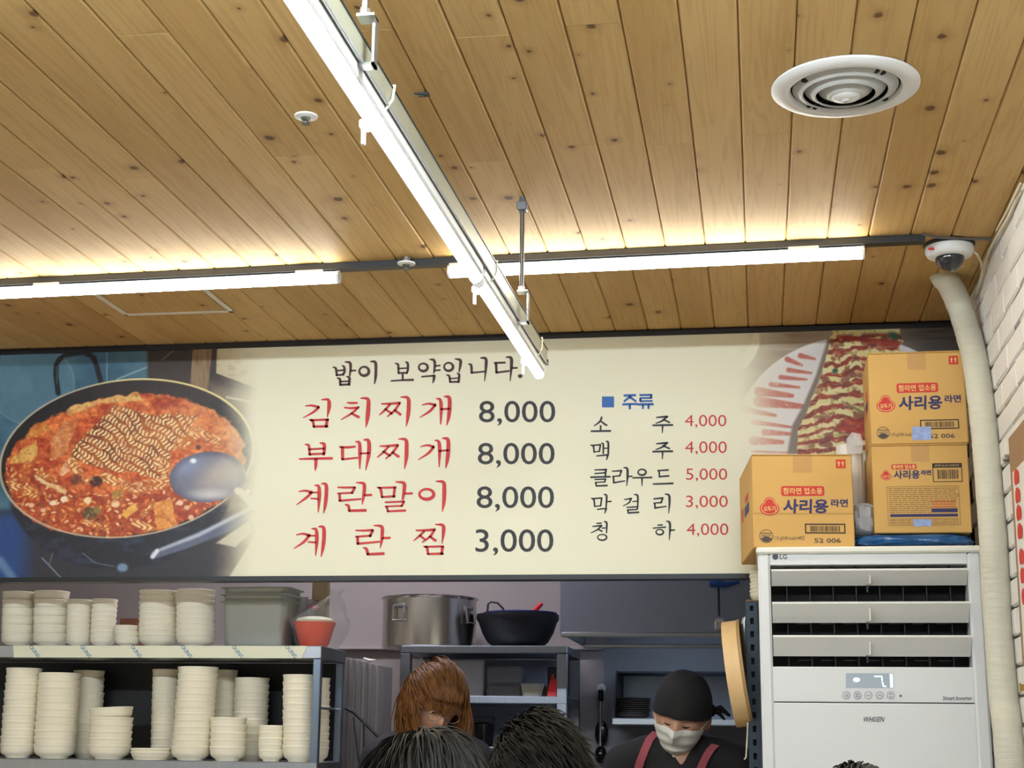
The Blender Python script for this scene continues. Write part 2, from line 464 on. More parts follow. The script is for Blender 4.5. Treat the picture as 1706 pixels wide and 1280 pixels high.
def hash2(ix, iy, sd):
    h = np.sin(ix * 127.1 + iy * 311.7 + sd * 74.7) * 43758.5453
    return h - np.floor(h)
def vn(x, y, sd=0):
    ix, iy = np.floor(x), np.floor(y); fx, fy = x - ix, y - iy
    fx = fx * fx * (3 - 2 * fx); fy = fy * fy * (3 - 2 * fy)
    a = hash2(ix, iy, sd); b = hash2(ix + 1, iy, sd); c = hash2(ix, iy + 1, sd); d = hash2(ix + 1, iy + 1, sd)
    return a + (b - a) * fx + (c - a) * fy + (a - b - c + d) * fx * fy
def fbm(x, y, sd=0, o=4):
    r = 0; am = .5
    for k in range(o): r = r + am * vn(x * 2 ** k, y * 2 ** k, sd + k * 3.3); am *= .5
    return r / (1 - .5 ** o)
def sm(a, b, x):
    t = np.clip((x - a) / (b - a), 0, 1); return t * t * (3 - 2 * t)
class Paint:
    def __init__(s, u, v, base): s.u = u; s.v = v; s.c = np.ones(u.shape + (3,)) * np.array(base, float)
    def mix(s, m, col):
        m = np.clip(m, 0, 1)[..., None]; s.c = s.c * (1 - m) + np.array(col, float) * m if np.ndim(col) == 1 else s.c * (1 - m) + col * m
    def poly(s, pts, soft=1.0, warp=0, sd=0):   # soft polygon mask, signed distance
        u, v = s.u, s.v
        if warp: u = u + (fbm(s.u / 9, s.v / 9, sd) - .5) * warp; v = v + (fbm(s.u / 9, s.v / 9, sd + 5) - .5) * warp
        n = len(pts); inside = np.zeros(u.shape, bool); d = np.full(u.shape, 1e9)
        for i in range(n):
            (x1, y1), (x2, y2) = pts[i], pts[(i + 1) % n]
            cond = ((y1 > v) != (y2 > v)); xx = (x2 - x1) * (v - y1) / ((y2 - y1) + 1e-9) + x1
            inside ^= cond & (u < xx)
            t = np.clip(((u - x1) * (x2 - x1) + (v - y1) * (y2 - y1)) / ((x2 - x1) ** 2 + (y2 - y1) ** 2 + 1e-9), 0, 1)
            d = np.minimum(d, np.hypot(u - x1 - t * (x2 - x1), v - y1 - t * (y2 - y1)))
        return sm(-soft, soft, np.where(inside, d, -d))
    def line(s, pts, wd, soft=.8):
        d = np.full(s.u.shape, 1e9)
        ws = wd if isinstance(wd, (list, tuple)) else [wd] * len(pts)
        for i in range(len(pts) - 1):
            (x1, y1), (x2, y2) = pts[i], pts[i + 1]
            t = np.clip(((s.u - x1) * (x2 - x1) + (s.v - y1) * (y2 - y1)) / ((x2 - x1) ** 2 + (y2 - y1) ** 2 + 1e-9), 0, 1)
            d = np.minimum(d, np.hypot(s.u - x1 - t * (x2 - x1), s.v - y1 - t * (y2 - y1)) - (ws[i] + (ws[i + 1] - ws[i]) * t) / 2)
        return sm(soft, -soft, d)
    def ell(s, cx, cy, a, b, rot=0, soft=.02):
        c, n = math.cos(rot), math.sin(rot); x = s.u - cx; y = s.v - cy
        q = np.hypot((x * c + y * n) / a, (-x * n + y * c) / b)
        return sm(1 + soft, 1 - soft, q), q

CREAM = np.array([238, 234, 208.])
def paint_stew(u, v):
    p = Paint(u, v, (58, 96, 122)); n1 = fbm(u / 40, v / 40, 1); n2 = fbm(u / 7, v / 7, 2)
    p.mix(sm(.35, .75, n1) * .5, (96, 132, 150))
    m, q = p.ell(52, 640, 72, 68); p.mix(m * .45, (112, 150, 166)); p.mix(sm(.04, 0, abs(q - 1)) * .3, (150, 180, 190))
    p.mix(p.line([(178, 575), (178, 635)], 2), (120, 150, 160)); p.mix(p.line([(195, 632), (245, 612)], 3), (130, 160, 172))
    p.mix(sm(-4, 4, u - 246), (64, 54, 50)); p.mix(sm(-4, 4, u - 246) * sm(640, 580, v) * .4, (40, 36, 40))
    p.mix(p.line([(270, 600), (300, 575)], 2.5) * .7, (120, 112, 110))
    p.mix(p.poly([(322, 574), (354, 574), (346, 655), (316, 648)]), (150, 122, 92))
    p.mix(p.poly([(322, 574), (354, 574), (346, 655), (316, 648)]) * sm(.4, .7, fbm(u / 3, v / 30, 3)) * .6, (112, 84, 60))
    p.mix(p.poly([(362, 574), (450, 574), (450, 655), (360, 622)]), (200, 184, 152))
    p.mix(p.poly([(362, 574), (450, 574), (450, 655), (360, 622)]) * sm(.55, .7, fbm(u / 12, v / 5, 4)) * .4, (150, 128, 100))
    p.mix(p.poly([(350, 640), (450, 660), (450, 990), (350, 990)], 14), (132, 118, 104))
    p.mix(p.line([(378, 662), (420, 670)], 4), (196, 186, 170))
    # stove and pot body
    p.mix(sm(-6, 6, v - 850) * sm(430, 330, u), (48, 46, 54))
    p.mix(sm(70, 20, u) * sm(840, 870, v), (38, 70, 130)); p.mix(p.line([(0, 935), (24, 968)], 14, 5) * .7, (120, 150, 186))
    m, q = p.ell(200, 800, 190, 150, -.05); p.mix(m * sm(830, 850, v), (34, 34, 44))
    p.mix(m * sm(830, 850, v) * sm(.5, .75, fbm(u / 26, v / 12, 8)) * .35, (70, 84, 120))
    p.mix(p.line([(70, 930), (110, 972)], 2.4) * .8, (140, 152, 176)); p.mix(p.line([(82, 940), (88, 922)], 1.6) * .6, (150, 160, 180))
    p.mix(p.line([(138, 922), (158, 938), (190, 944)], 1.5) * .6, (150, 160, 190)); p.mix(p.ell(204, 946, 9, 7, 0, .4)[0], (120, 140, 176))
    # pale slats at lower right
    p.mix(p.poly([(378, 968), (440, 868), (452, 968)], 2), (206, 200, 176)); p.mix(p.poly([(360, 905), (415, 868), (420, 885), (392, 912)], 2), (196, 188, 170))
    # near handle
    p.mix(p.line([(258, 924), (310, 905), (372, 880), (424, 852)], [14, 19, 19, 17], 2), (92, 98, 122))
    p.mix(p.line([(268, 916), (330, 892), (420, 846)], [4, 6, 6], 3) * .8, (206, 212, 226)); p.mix(p.line([(254, 928), (262, 918)], 7, 2), (222, 228, 240))
    # far handle
    p.mix(p.line([(97, 655), (93, 625), (94, 608), (99, 599), (108, 593), (124, 590), (140, 589), (150, 591), (156, 597), (161, 610), (168, 636)], 8.5, 1.2), (20, 24, 32))
    p.mix(p.line([(95, 640), (95, 612), (108, 596), (140, 592)], 2, 1.2) * .6, (110, 130, 150))
    # pan
    R = -.13
    m, q = p.ell(211, 764, 212, 130, R, .012); p.mix(m, (30, 27, 30))
    p.mix(m * sm(60, 260, u) * sm(720, 650, v) * .35, (96, 74, 66))
    ms, qs = p.ell(208, 776, 201, 117, R, .02)
    qs2 = qs + (fbm(u / 14, v / 14, 9) - .5) * .10; ms = sm(1.02, .98, qs2)
    stew = np.ones(u.shape + (3,)) * np.array([206, 92, 42.])
    f1 = fbm(u / 22, v / 16, 11)[..., None]; f2 = fbm(u / 5, v / 4, 12)[..., None]
    stew = stew + (f1 - .5) * np.array([120, 150, 90]) + (f2 - .5) * np.array([110, 100, 60])
    warm = sm(240, 400, u)[..., None] * sm(860, 700, v)[..., None]; stew = stew * (1 - .45 * warm) + np.array([232, 160, 96]) * .45 * warm
    lowr = sm(770, 860, v)[..., None]; stew = stew * (1 - .2 * lowr) + np.array([206, 92, 40]) * .2 * lowr
    p.mix(ms, stew)
    # ingredients scattered low and left
    gx, gy = u / 11, v / 9; cxs = np.floor(gx); cys = np.floor(gy); best = np.full(u.shape, 9.); bid = np.zeros(u.shape)
    for dx in (-1, 0, 1):
        for dy in (-1, 0, 1):
            hx = hash2(cxs + dx, cys + dy, 21); hy = hash2(cxs + dx, cys + dy, 22); an = hash2(cxs + dx, cys + dy, 23) * 6.28
            ex = gx - cxs - dx - hx; ey = gy - cys - dy - hy
            dd = np.hypot((ex * np.cos(an) + ey * np.sin(an)), (-ex * np.sin(an) + ey * np.cos(an)) * 1.9)
            k = dd < best; best = np.where(k, dd, best); bid = np.where(k, hash2(cxs + dx, cys + dy, 24), bid)
    zone = ms * sm(.60, .8, qs2 + sm(760, 850, v) * .35) * sm(740, 790, v)
    chunk = sm(.46, .30, best) * zone
    pal = np.array([[240, 200, 146], [222, 120, 58], [150, 40, 22], [238, 214, 170], [210, 96, 40], [92, 44, 30], [232, 160, 76], [180, 60, 30]], float)
    cc = pal[np.clip((bid * 8).astype(int), 0, 7)]; p.mix(chunk * .85, cc); p.mix(sm(.44, .5, best) * zone * .45, (120, 34, 16))
    # tofu and kimchi slices
    for pts, col in (([(110, 668), (160, 653), (168, 672), (112, 692)], (232, 188, 112)), ([(165, 668), (222, 637), (238, 668), (170, 672)], (230, 180, 100)),
                     ([(20, 762), (62, 733), (62, 760), (50, 770), (16, 772)], (226, 176, 86)), ([(40, 722), (70, 700), (86, 716), (48, 732)], (214, 130, 50)),
                     ([(84, 735), (108, 700), (128, 708), (108, 760), (84, 768)], (214, 128, 70)), ([(58, 792), (112, 818), (108, 824), (60, 800)], (232, 200, 150)),
                     ([(256, 838), (286, 832), (296, 878), (260, 884)], (230, 150, 66)), ([(200, 858), (222, 838), (232, 846), (212, 864)], (236, 176, 76)),
                     ([(98, 786), (110, 770), (116, 784), (104, 794)], (240, 190, 150))):
        m = p.poly(pts, 1.6, 6, 31) * ms; p.mix(m, col); p.mix(m * sm(.5, .75, fbm(u / 4, v / 4, 33)) * .45, (250, 220, 160)); p.mix(m * sm(.5, .25, fbm(u / 6, v / 6, 36)) * .4, (190, 96, 40))
    # brick of noodles
    blk = p.poly([(188, 678), (216, 679), (240, 690), (328, 693), (310, 745), (286, 752), (279, 795), (255, 797), (225, 786), (190, 788), (150, 776), (120, 764), (124, 745), (146, 722)], 2, 10, 41)
    aa = .62; x = u * math.cos(aa) + v * math.sin(aa); y = -u * math.sin(aa) + v * math.cos(aa)
    wv = np.sin(x / 1.02 + 1.3 * np.sin(y / 2.6) + 7 * fbm(u / 26, v / 26, 42)); w2 = np.sin(y / 2.1 + 1.2 * np.sin(x / 11.0) + 12 * fbm(u / 30, v / 30, 43))
    cr = sm(-.75, .30, wv) * sm(-.95, -.35, w2)
    shade = sm(270, 210, u) * .5 + .5
    p.mix(blk, (176, 92, 34)); p.mix(blk * cr, (244, 222, 168)); p.mix(blk * (1 - cr) * sm(.4, .6, fbm(u / 15, v / 15, 44)) * .8, (104, 46, 18))
    p.mix(blk * (1 - shade) * .5 * (1 - cr), (200, 110, 40))
    # loose noodles
    for (a, b, sd, wd) in (((120, 770), (140, 800), 1, 15), ((175, 796), (215, 812), 2, 17), ((225, 812), (268, 806), 3, 18), ((15, 808), (58, 822), 4, 15), ((262, 770), (282, 800), 5, 16), ((300, 740), (330, 720), 6, 20), ((330, 720), (362, 735), 7, 14), ((66, 788), (92, 800), 8, 9), ((255, 840), (236, 860), 9, 8), ((225, 870), (255, 885), 10, 12), ((140, 870), (180, 880), 11, 8)):
        m = p.line([a, b], wd, 3) * ms; t = np.sin(np.hypot(u - a[0] + 6 * np.sin(v / 3.1 + sd), v - a[1] - 5) / 1.5)
        p.mix(m * .8, (196, 104, 40)); p.mix(m * sm(-.6, .3, t) * sm(.3, .5, fbm(u / 5, v / 5, 80 + sd)), (246, 218, 158))
    for (x0, y0, r, c) in ((88, 838, 6, (246, 226, 190)), (107, 832, 7, (248, 230, 196)), (146, 834, 7, (246, 222, 176)), (192, 840, 8, (240, 206, 166)), (52, 842, 5, (238, 190, 160)), (72, 850, 5, (238, 190, 170)), (127, 800, 11, (120, 56, 44)), (160, 802, 11, (60, 32, 30)), (150, 856, 13, (90, 74, 40)), (162, 850, 7, (140, 120, 60)), (196, 824, 10, (170, 130, 60)), (330, 745, 5, (90, 40, 30)), (300, 838, 6, (240, 200, 170)), (312, 846, 5, (244, 210, 180)), (318, 862, 5, (236, 200, 180))):
        m = sm(1.2, .7, np.hypot(u - x0, (v - y0) * 1.25) / r + (n2 - .5) * .5) * ms; p.mix(m, c); p.mix(m * sm(.55, .8, n2) * .5, (255, 240, 220))
    # steam
    p.mix(ms * sm(.45, .75, fbm(u / 50, v / 40, 51)) * sm(800, 690, v) * .22, (236, 170, 130))
    p.mix(ms * sm(300, 420, u) * .35, (238, 196, 150)); p.mix(ms * sm(.5, .7, fbm(u / 6, v / 6, 90)) * .25, (244, 170, 96)); p.mix(ms * sm(.5, .3, fbm(u / 8, v / 7, 91)) * .25, (130, 36, 14))
    # rim
    p.mix(sm(.016, .004, abs(q - 1)) * .85, (206, 190, 164)); p.mix(sm(.014, .003, abs(q - 1.004)) * sm(760, 700, v) * sm(120, 220, u), (244, 226, 150))
    # ladle
    p.mix(p.line([(392, 812), (424, 842)], [10, 16], 3), (206, 204, 200))
    m, ql = p.ell(346, 795, 64, 42, -.10, .025); p.mix(m, (118, 118, 138))
    p.mix(m * p.ell(370, 790, 40, 24, -.5, .85)[0] * .6, (224, 208, 184)); p.mix(m * p.ell(312, 775, 26, 14, -.4, .9)[0] * .6, (150, 168, 210))
    p.mix(m * sm(.72, .98, ql) * .5, (78, 74, 96)); p.mix(p.ell(322, 768, 5, 4, 0, .6)[0], (240, 246, 255)); p.mix(m * p.ell(352, 824, 30, 8, 0, .9)[0] * .7, (226, 222, 220))
    p.mix(p.ell(396, 818, 6, 6, 0, .4)[0], (214, 206, 196)); p.mix(p.ell(413, 819, 3, 3, 0, .4)[0], (250, 244, 226))
    p.c = p.c + (n2[..., None] - .5) * 10
    p.mix(sm(352, 436, u + (n1 - .5) * 24), CREAM)
    return p.c

def paint_roll(u, v):
    p = Paint(u, v, (160, 143, 122)); n1 = fbm(u / 60, v / 6, 61)
    p.c = p.c + (n1[..., None] - .5) * 46
    p.mix(sm(1440, 1570, u), (66, 56, 50)); p.mix(sm(1470, 1560, u) * sm(.45, .7, fbm(u / 40, v / 4, 62)) * .5, (110, 96, 84))
    p.mix(sm(1268, 1240, u + (v - 560) * .2) * sm(640, 600, v) * .6, (206, 200, 184))
    cup = p.poly([(1256, 545), (1264, 552), (1266, 572), (1258, 594), (1244, 612), (1222, 622), (1222, 600), (1240, 588), (1252, 570)], 2); p.mix(cup, (240, 238, 224))
    m, q = p.ell(1424, 742, 204, 181, 0, .008); p.mix(m, (226, 222, 220)); p.mix(m * sm(.9, 1.0, q) * .35, (244, 242, 240)); p.mix(m * sm(1330, 1400, u) * .3, (190, 184, 196))
    o = lambda x, y: (1200 + x * .1993, 540 + y * .1993)
    for (x1, y1, x2, y2, wd) in ((670, 265, 790, 292, 44), (560, 295, 680, 345, 46), (570, 385, 760, 410, 40), (505, 445, 720, 465, 40), (425, 505, 660, 530, 42), (320, 565, 600, 600, 76), (320, 650, 690, 690, 90), (180, 712, 460, 765, 58), (275, 820, 590, 862, 44), (370, 905, 590, 920, 56), (275, 975, 520, 988, 74), (270, 1066, 560, 1075, 20)):
        a, b = o(x1, y1), o(x2, y2)
        mm = p.line([a, b], [wd * .1993, wd * .09], 1.3); mm = mm * sm(.12, .3, fbm(u / 5, v / 5, 63))
        p.mix(mm * .95, (186, 96, 80)); p.mix(mm * sm(.5, .7, fbm(u / 5, v / 3, 64)) * .35, (224, 150, 130))
    side = p.poly([o(900, 120), o(960, 120), o(720, 760), o(640, 1090), o(560, 1090), o(600, 850), o(690, 690), o(800, 430)], 3); p.mix(side, (124, 108, 96))
    body = p.poly([o(945, 45), o(1230, 40), o(1505, 28), o(1520, 150), o(1480, 210), o(1900, 400), o(1900, 1000), o(1130, 1085), o(640, 1110), o(650, 900), o(760, 650), o(850, 430), o(900, 210)], 1.5, 7, 65)
    p.mix(body, (226, 214, 146)); p.mix(body * sm(.35, .7, fbm(u / 12, v / 9, 66)) * .5, (238, 232, 190)); p.mix(body * sm(.62, .72, fbm(u / 9, v / 7, 67)) * .6, (150, 140, 62))
    wob = 7 * fbm(u / 46, v / 50, 68) + 1.5 * fbm(u / 9, v / 16, 69)
    st = np.sin((v + 0.10 * (u - 1400)) / 3.0 + wob * 1.6); st2 = fbm(u / 34, v / 5, 70)
    top = sm(552, 562, v)
    p.mix(body * top * sm(-.1, .5, st) * sm(.3, .45, st2 + .12), (158, 52, 24)); p.mix(body * top * sm(.5, .9, st) * sm(.45, .6, fbm(u / 20, v / 9, 71)) * .8, (104, 36, 26))
    p.mix(body * top * sm(.52, .62, fbm(u / 17, v / 13, 72)) * sm(1320, 1380, u) * .7, (112, 40, 24)); p.mix(body * top * sm(.62, .72, fbm(u / 7, v / 2.2, 73)) * .55, (246, 200, 140))
    red = p.poly([o(960, 830), o(1110, 790), o(1400, 830), o(1400, 960), o(1130, 950), o(1000, 900)], 2, 12, 74); p.mix(red * .8, (190, 52, 24)); p.mix(red * sm(.5, .7, fbm(u / 9, v / 5, 75)) * .7, (116, 26, 20))
    p.mix(p.poly([o(1010, 660), o(1300, 790), o(1280, 700)], 2) * .8, (216, 214, 140)); p.mix(p.line([o(1020, 650), o(1260, 770)], 2, 1) * .7, (70, 50, 30))
    p.mix(p.ell(*o(960, 390), 5, 4, -.6, .4)[0], (44, 78, 62)); p.mix(p.ell(*o(1450, 100), 9, 5, .5, .6)[0], (40, 96, 74)); p.mix(p.line([o(985, 105), o(1470, 165)], [6, 11], 2) * .8, (160, 36, 20))
    p.mix(body * sm(.16, .0, (u - 1325) / 200 - (v - 580) * -.0016) * .0, (0, 0, 0))
    p.mix(sm(1330, 1222, u + (fbm(u / 50, v / 50, 76) - .5) * 30) * 1.0, CREAM)
    return p.c

def proj_np(x, z, y=YS):
    d = np.stack([x - CAM[0], np.full_like(x, y - CAM[1]), z - CAM[2]], -1); c = d @ ROT
    return CX + F * c[..., 0] / -c[..., 2], CY - F * c[..., 1] / -c[..., 2]
def print_panel(name, x0, x1, step, fn, label=None):
    nx = max(2, int((x1 - x0) / step)); nz = max(2, int((ST - SB) / step))
    X, Z = np.meshgrid(np.linspace(x0, x1, nx), np.linspace(SB, ST, nz))
    u, v = proj_np(X, Z); c = fn(u, v) if fn else np.ones(X.shape + (3,)) * CREAM
    c = np.clip(c, 0, 255) / 255; c = np.where(c <= .04045, c / 12.92, ((c + .055) / 1.055) ** 2.4)
    co = np.stack([X + .5, np.zeros_like(X), Z - 1.774], -1).reshape(-1, 3)
    idx = np.arange(nx * nz).reshape(nz, nx)
    q = np.stack([idx[:-1, :-1], idx[:-1, 1:], idx[1:, 1:], idx[1:, :-1]], -1).reshape(-1, 4)
    me = bpy.data.meshes.new(name); me.vertices.add(len(co)); me.vertices.foreach_set('co', co.ravel())
    me.loops.add(q.size); me.loops.foreach_set('vertex_index', q.ravel()); me.polygons.add(len(q)); me.polygons.foreach_set('loop_start', np.arange(0, q.size, 4))
    me.update(calc_edges=True)
    at = me.color_attributes.new('print', 'FLOAT_COLOR', 'POINT')
    at.data.foreach_set('color', np.concatenate([c.reshape(-1, 3), np.ones((len(co), 1))], 1).ravel())
    me.materials.append(MATS.setdefault('sign_print', vcol_mat('sign_print', .42)))
    o = bpy.data.objects.new(name, me); COL.objects.link(o); o.parent = sign
    if label: o['label'] = label
    return o
XA = PY(440, 770, YS).x; XB = PY(1215, 750, YS).x
print_panel('photo_print', SL + .55, XA, .0019, paint_stew, 'photo of red noodle stew bubbling in a black pan with ladle')
print_panel('photo_print', XB, XR - .005, .0019, paint_roll, 'photo of rolled omelette with ketchup on a white plate')
print_panel('plain_print', XA, XB, .03, None)
print_panel('plain_print', SL, SL + .55, .03, lambda u, v: np.ones(u.shape + (3,)) * np.array([58, 96, 122.]))

# lettering ------------------------------------------------------------
YT = YS - .0012
T_BROWN = M('letter_brown', S(70, 34, 30), .5, na=.03); T_RED = M('letter_red', S(204, 38, 36), .5, na=.03)
T_DARK = M('letter_charcoal', S(36, 34, 40), .5, na=.03); T_BLUE = M('letter_blue', S(38, 98, 180), .5, na=.03)
def frame2d(ox, oy, s): return lambda x, y: PY(ox + x * s, oy + y * s, YT)
A_ = frame2d(480, 580, .17585); B_ = frame2d(480, 770, .17585); C_ = frame2d(760, 580, .15625); D_ = frame2d(970, 640, .2188)
def letters(name, mat, items):
    # every syllable is a part: strokes whose spans overlap belong together
    for fr, strokes, rings in items:
        el = [(min(p_[0] for p_ in s_), max(p_[0] for p_ in s_), s_, None) for s_ in strokes] + [(r_[0] - r_[2], r_[0] + r_[2], None, r_) for r_ in rings]
        el.sort(key=lambda e_: e_[0]); groups = []
        for e_ in el:
            if groups and e_[0] < groups[-1][0] + 8: groups[-1][1].append(e_); groups[-1][0] = max(groups[-1][0], e_[1])
            else: groups.append([e_[1], [e_]])
        for _, g in groups:
            mb = MB()
            for _a, _b, s_, r_ in g:
                if s_: stroke(mb, s_, fr)
                else: ringstroke(mb, (r_[0], r_[1]), r_[2], r_[3], r_[4], fr)
            mb.build(name, mat, sign, fixn=False)
line1 = [
 [(422,182,10),(450,190,22),(458,230,22),(460,262,18)], [(510,165,10),(530,180,22),(535,220,22),(522,255,18)], [(465,215,16),(525,210,16)], [(455,258,18),(525,252,18)],
 [(540,132,12),(585,140,26),(592,190,24),(583,265,14)], [(590,215,18),(640,213,16)], [(465,285,12),(490,295,24),(495,350,22)], [(555,270,12),(580,285,26),(578,350,22)], [(495,318,16),(575,315,16)], [(492,348,20),(580,345,20)],
 [(780,128,12),(825,135,28),(832,200,28),(828,280,26),(818,340,10)],
 [(1012,145,10),(1040,155,22),(1045,200,20),(1045,240,18)], [(1110,132,10),(1132,145,24),(1135,200,22),(1125,240,18)], [(1045,195,14),(1130,190,14)], [(1042,238,18),(1128,235,18)], [(1085,250,20),(1085,300,20)], [(975,312,14),(1080,305,18),(1185,302,22)],
 [(1340,108,10),(1380,115,26),(1390,160,24),(1380,240,12)], [(1390,172,16),(1440,165,16)], [(1385,215,16),(1440,208,16)], [(1265,272,16),(1385,262,18)], [(1385,262,26),(1380,300,24),(1370,332,10)],
 [(1580,103,10),(1630,115,28),(1632,160,26),(1620,225,12)], [(1500,255,10),(1525,265,22),(1535,320,20)], [(1600,238,10),(1620,255,24),(1615,325,20)], [(1530,290,14),(1615,285,14)], [(1530,322,18),(1615,320,18)]]
line1b = [[(133,170,14),(160,185,28),(165,265,24)], [(160,265,20),(310,250,18)], [(260,105,14),(315,115,32),(318,200,30),(302,355,8)],
 [(410,160,22),(520,155,22)], [(425,165,26),(430,262,24)], [(425,262,22),(565,245,20)], [(530,97,12),(585,108,34),(588,200,32),(575,352,8)], [(590,213,22),(650,212,20)], [(672,300,40),(692,300,40)]]
letters('syllable', T_BROWN, [(A_, line1, [(720,220,45,42,24),(1280,183,42,36,22),(1520,178,42,38,22)]), (C_, line1b, [])])
gae = [[(1268,540,10),(1330,528,20),(1395,540,28)],[(1392,542,28),(1340,600,24),(1248,658,8)],[(1405,480,10),(1440,490,28),(1450,560,34),(1445,720,12)],[(1478,460,12),(1525,470,34),(1530,560,38),(1520,660,32),(1502,732,10)],[(1450,580,18),(1525,575,20)]]
letters('syllable', T_RED, [(A_, [
 [(162,550,10),(220,545,20),(290,560,26)],[(290,562,24),(235,610,22),(142,662,8)],[(315,490,10),(380,492,28),(388,560,36),(370,655,8)],[(203,680,14),(232,690,26),(245,748,22)],[(215,685,20),(380,678,22)],[(370,680,30),(360,748,28)],[(240,745,22),(372,742,24)],
 [(560,518,14),(600,522,22),(655,520,18)],[(535,565,16),(600,570,22),(670,562,22)],[(660,568,20),(600,620,22),(500,680,8)],[(600,620,18),(640,640,26),(670,655,28)],[(685,475,10),(755,485,32),(760,560,40),(752,660,38),(738,752,8)],
 [(885,530,14),(960,528,22),(1060,520,26)],[(965,535,20),(920,585,22),(865,635,10)],[(1055,525,22),(1010,590,24),(940,650,12)],[(920,580,18),(965,610,24),(985,625,16)],[(1010,590,20),(1045,615,26),(1065,632,26)],[(1065,465,10),(1135,475,32),(1142,560,38),(1135,650,34),(1118,742,8)]] + gae, [])])
letters('syllable', T_RED, [(A_, [
 [(160,915,10),(195,925,26),(205,1010,24)],[(300,900,10),(340,912,32),(342,970,30),(335,1012,26)],[(200,960,18),(340,952,18)],[(200,1008,22),(345,1000,20)],[(105,1052,14),(200,1050,22),(415,1045,26)],[(263,1055,30),(262,1110,30),(256,1165,8)],
 [(490,938,20),(560,942,24),(635,935,20)],[(515,945,32),(515,1055,28)],[(510,1055,20),(660,1040,18)],[(638,888,12),(675,900,30),(680,1000,34),(678,1145,10)],[(715,870,12),(762,882,34),(765,1000,38),(735,1155,10)],[(685,1000,18),(765,995,18)],
 [(870,930,14),(950,928,22),(1040,920,26)],[(950,935,20),(905,985,22),(845,1035,10)],[(1040,925,22),(990,990,24),(925,1050,12)],[(900,980,18),(945,1008,24),(970,1022,14)],[(990,990,20),(1025,1015,26),(1048,1030,26)],[(1045,862,10),(1115,872,32),(1122,960,38),(1118,1050,34),(1102,1147,8)],
 [(1255,935,10),(1320,922,20),(1380,938,28)],[(1378,938,26),(1330,995,24),(1232,1060,8)],[(1388,875,10),(1425,887,28),(1435,960,34),(1430,1128,10)],[(1460,855,12),(1512,867,34),(1518,960,38),(1508,1060,34),(1492,1140,8)],[(1435,975,18),(1515,970,20)]], [])])
letters('syllable', T_RED, [(B_, [
 [(102,280,10),(160,272,20),(225,285,26)],[(222,290,26),(170,340,24),(80,405,8)],[(200,292,14),(280,288,18)],[(215,345,14),(285,350,20)],[(250,222,10),(290,232,28),(295,330,34),(285,475,10)],[(315,205,12),(358,215,32),(362,300,36),(352,400,32),(336,485,8)],
 [(470,240,14),(540,242,20),(635,240,20)],[(630,245,26),(605,295,24)],[(470,298,18),(610,292,20)],[(488,305,26),(490,365,26)],[(485,368,22),(690,350,18)],[(645,195,10),(715,205,30),(722,260,34),(712,340,26),(700,402,8)],[(725,315,22),(790,312,22)],[(540,402,12),(570,415,28),(580,460,26)],[(575,462,24),(735,458,28)],
 [(845,240,12),(875,255,26),(890,335,22)],[(860,245,18),(1020,240,22)],[(1010,245,26),(1000,330,24)],[(885,332,20),(1010,325,20)],[(1020,187,10),(1095,200,32),(1100,260,34),(1085,355,20)],[(1105,300,20),(1175,297,22)],[(920,382,16),(1100,375,20)],[(1095,380,24),(1075,420,20)],[(920,422,16),(1080,415,18)],[(935,425,24),(945,465,22)],[(940,468,18),(1110,460,24)],
 [(1400,182,10),(1470,192,32),(1480,260,38),(1475,380,34),(1460,470,8)]], [(1312,305,68,48,28)])])
letters('syllable', T_RED, [(B_, [
 [(78,690,10),(140,680,20),(205,695,26)],[(200,698,26),(145,760,24),(55,820,8)],[(180,700,14),(255,698,18)],[(190,758,14),(262,762,20)],[(222,632,10),(265,642,28),(272,740,34),(260,888,10)],[(288,612,12),(335,622,32),(340,710,36),(330,810,32),(312,898,8)],
 [(640,648,14),(710,650,20),(805,645,22)],[(800,650,26),(775,705,24)],[(640,708,18),(785,698,20)],[(658,712,26),(660,775,26)],[(655,775,22),(865,755,18)],[(812,600,10),(885,612,30),(892,670,34),(885,750,26),(872,815,8)],[(895,722,22),(965,718,22)],[(712,812,12),(742,825,28),(755,872,26)],[(750,875,24),(905,868,28)],
 [(1212,648,14),(1290,648,22),(1390,640,26)],[(1290,655,20),(1245,700,22),(1190,745,10)],[(1385,645,22),(1345,705,24),(1270,760,12)],[(1245,695,16),(1280,722,22),(1300,735,12)],[(1345,705,20),(1375,730,26),(1398,745,26)],[(1395,592,10),(1465,600,30),(1472,660,34),(1458,770,10)],[(1285,800,14),(1315,812,26),(1325,872,22)],[(1300,803,18),(1470,800,22)],[(1462,805,28),(1455,870,26)],[(1322,872,20),(1465,868,24)]], [])])
up = lambda x, y: PY(x, -y, YT)
for sx, (x0, y0, x1, y1) in (('8,000', (798, 668, 925, 704)), ('8,000', (796, 738, 924, 774)), ('8,000', (794, 810.5, 923, 847)), ('3,000', (792, 882, 922, 920))):
    mb = MB(); text_to(mb, sx, (x0, -y1, x1, -y0), up, .004, '8000', 4); mb.build('price_figures', T_DARK, sign, fixn=False)
for sx, (x0, y0, x1, y1) in (('4,000', (1141, 691.4, 1210, 710.5)), ('4,000', (1141.3, 735.6, 1210.7, 755)), ('5,000', (1142.9, 780.7, 1211.4, 799.7)), ('3,000', (1142.9, 826, 1212.4, 845.2)), ('4,000', (1144, 872.4, 1213.3, 891.6))):
    mb = MB(); text_to(mb, sx, (x0, -y1, x1, -y0), up, -.004, '8000', 4); mb.build('price_figures', T_RED, sign, fixn=False)
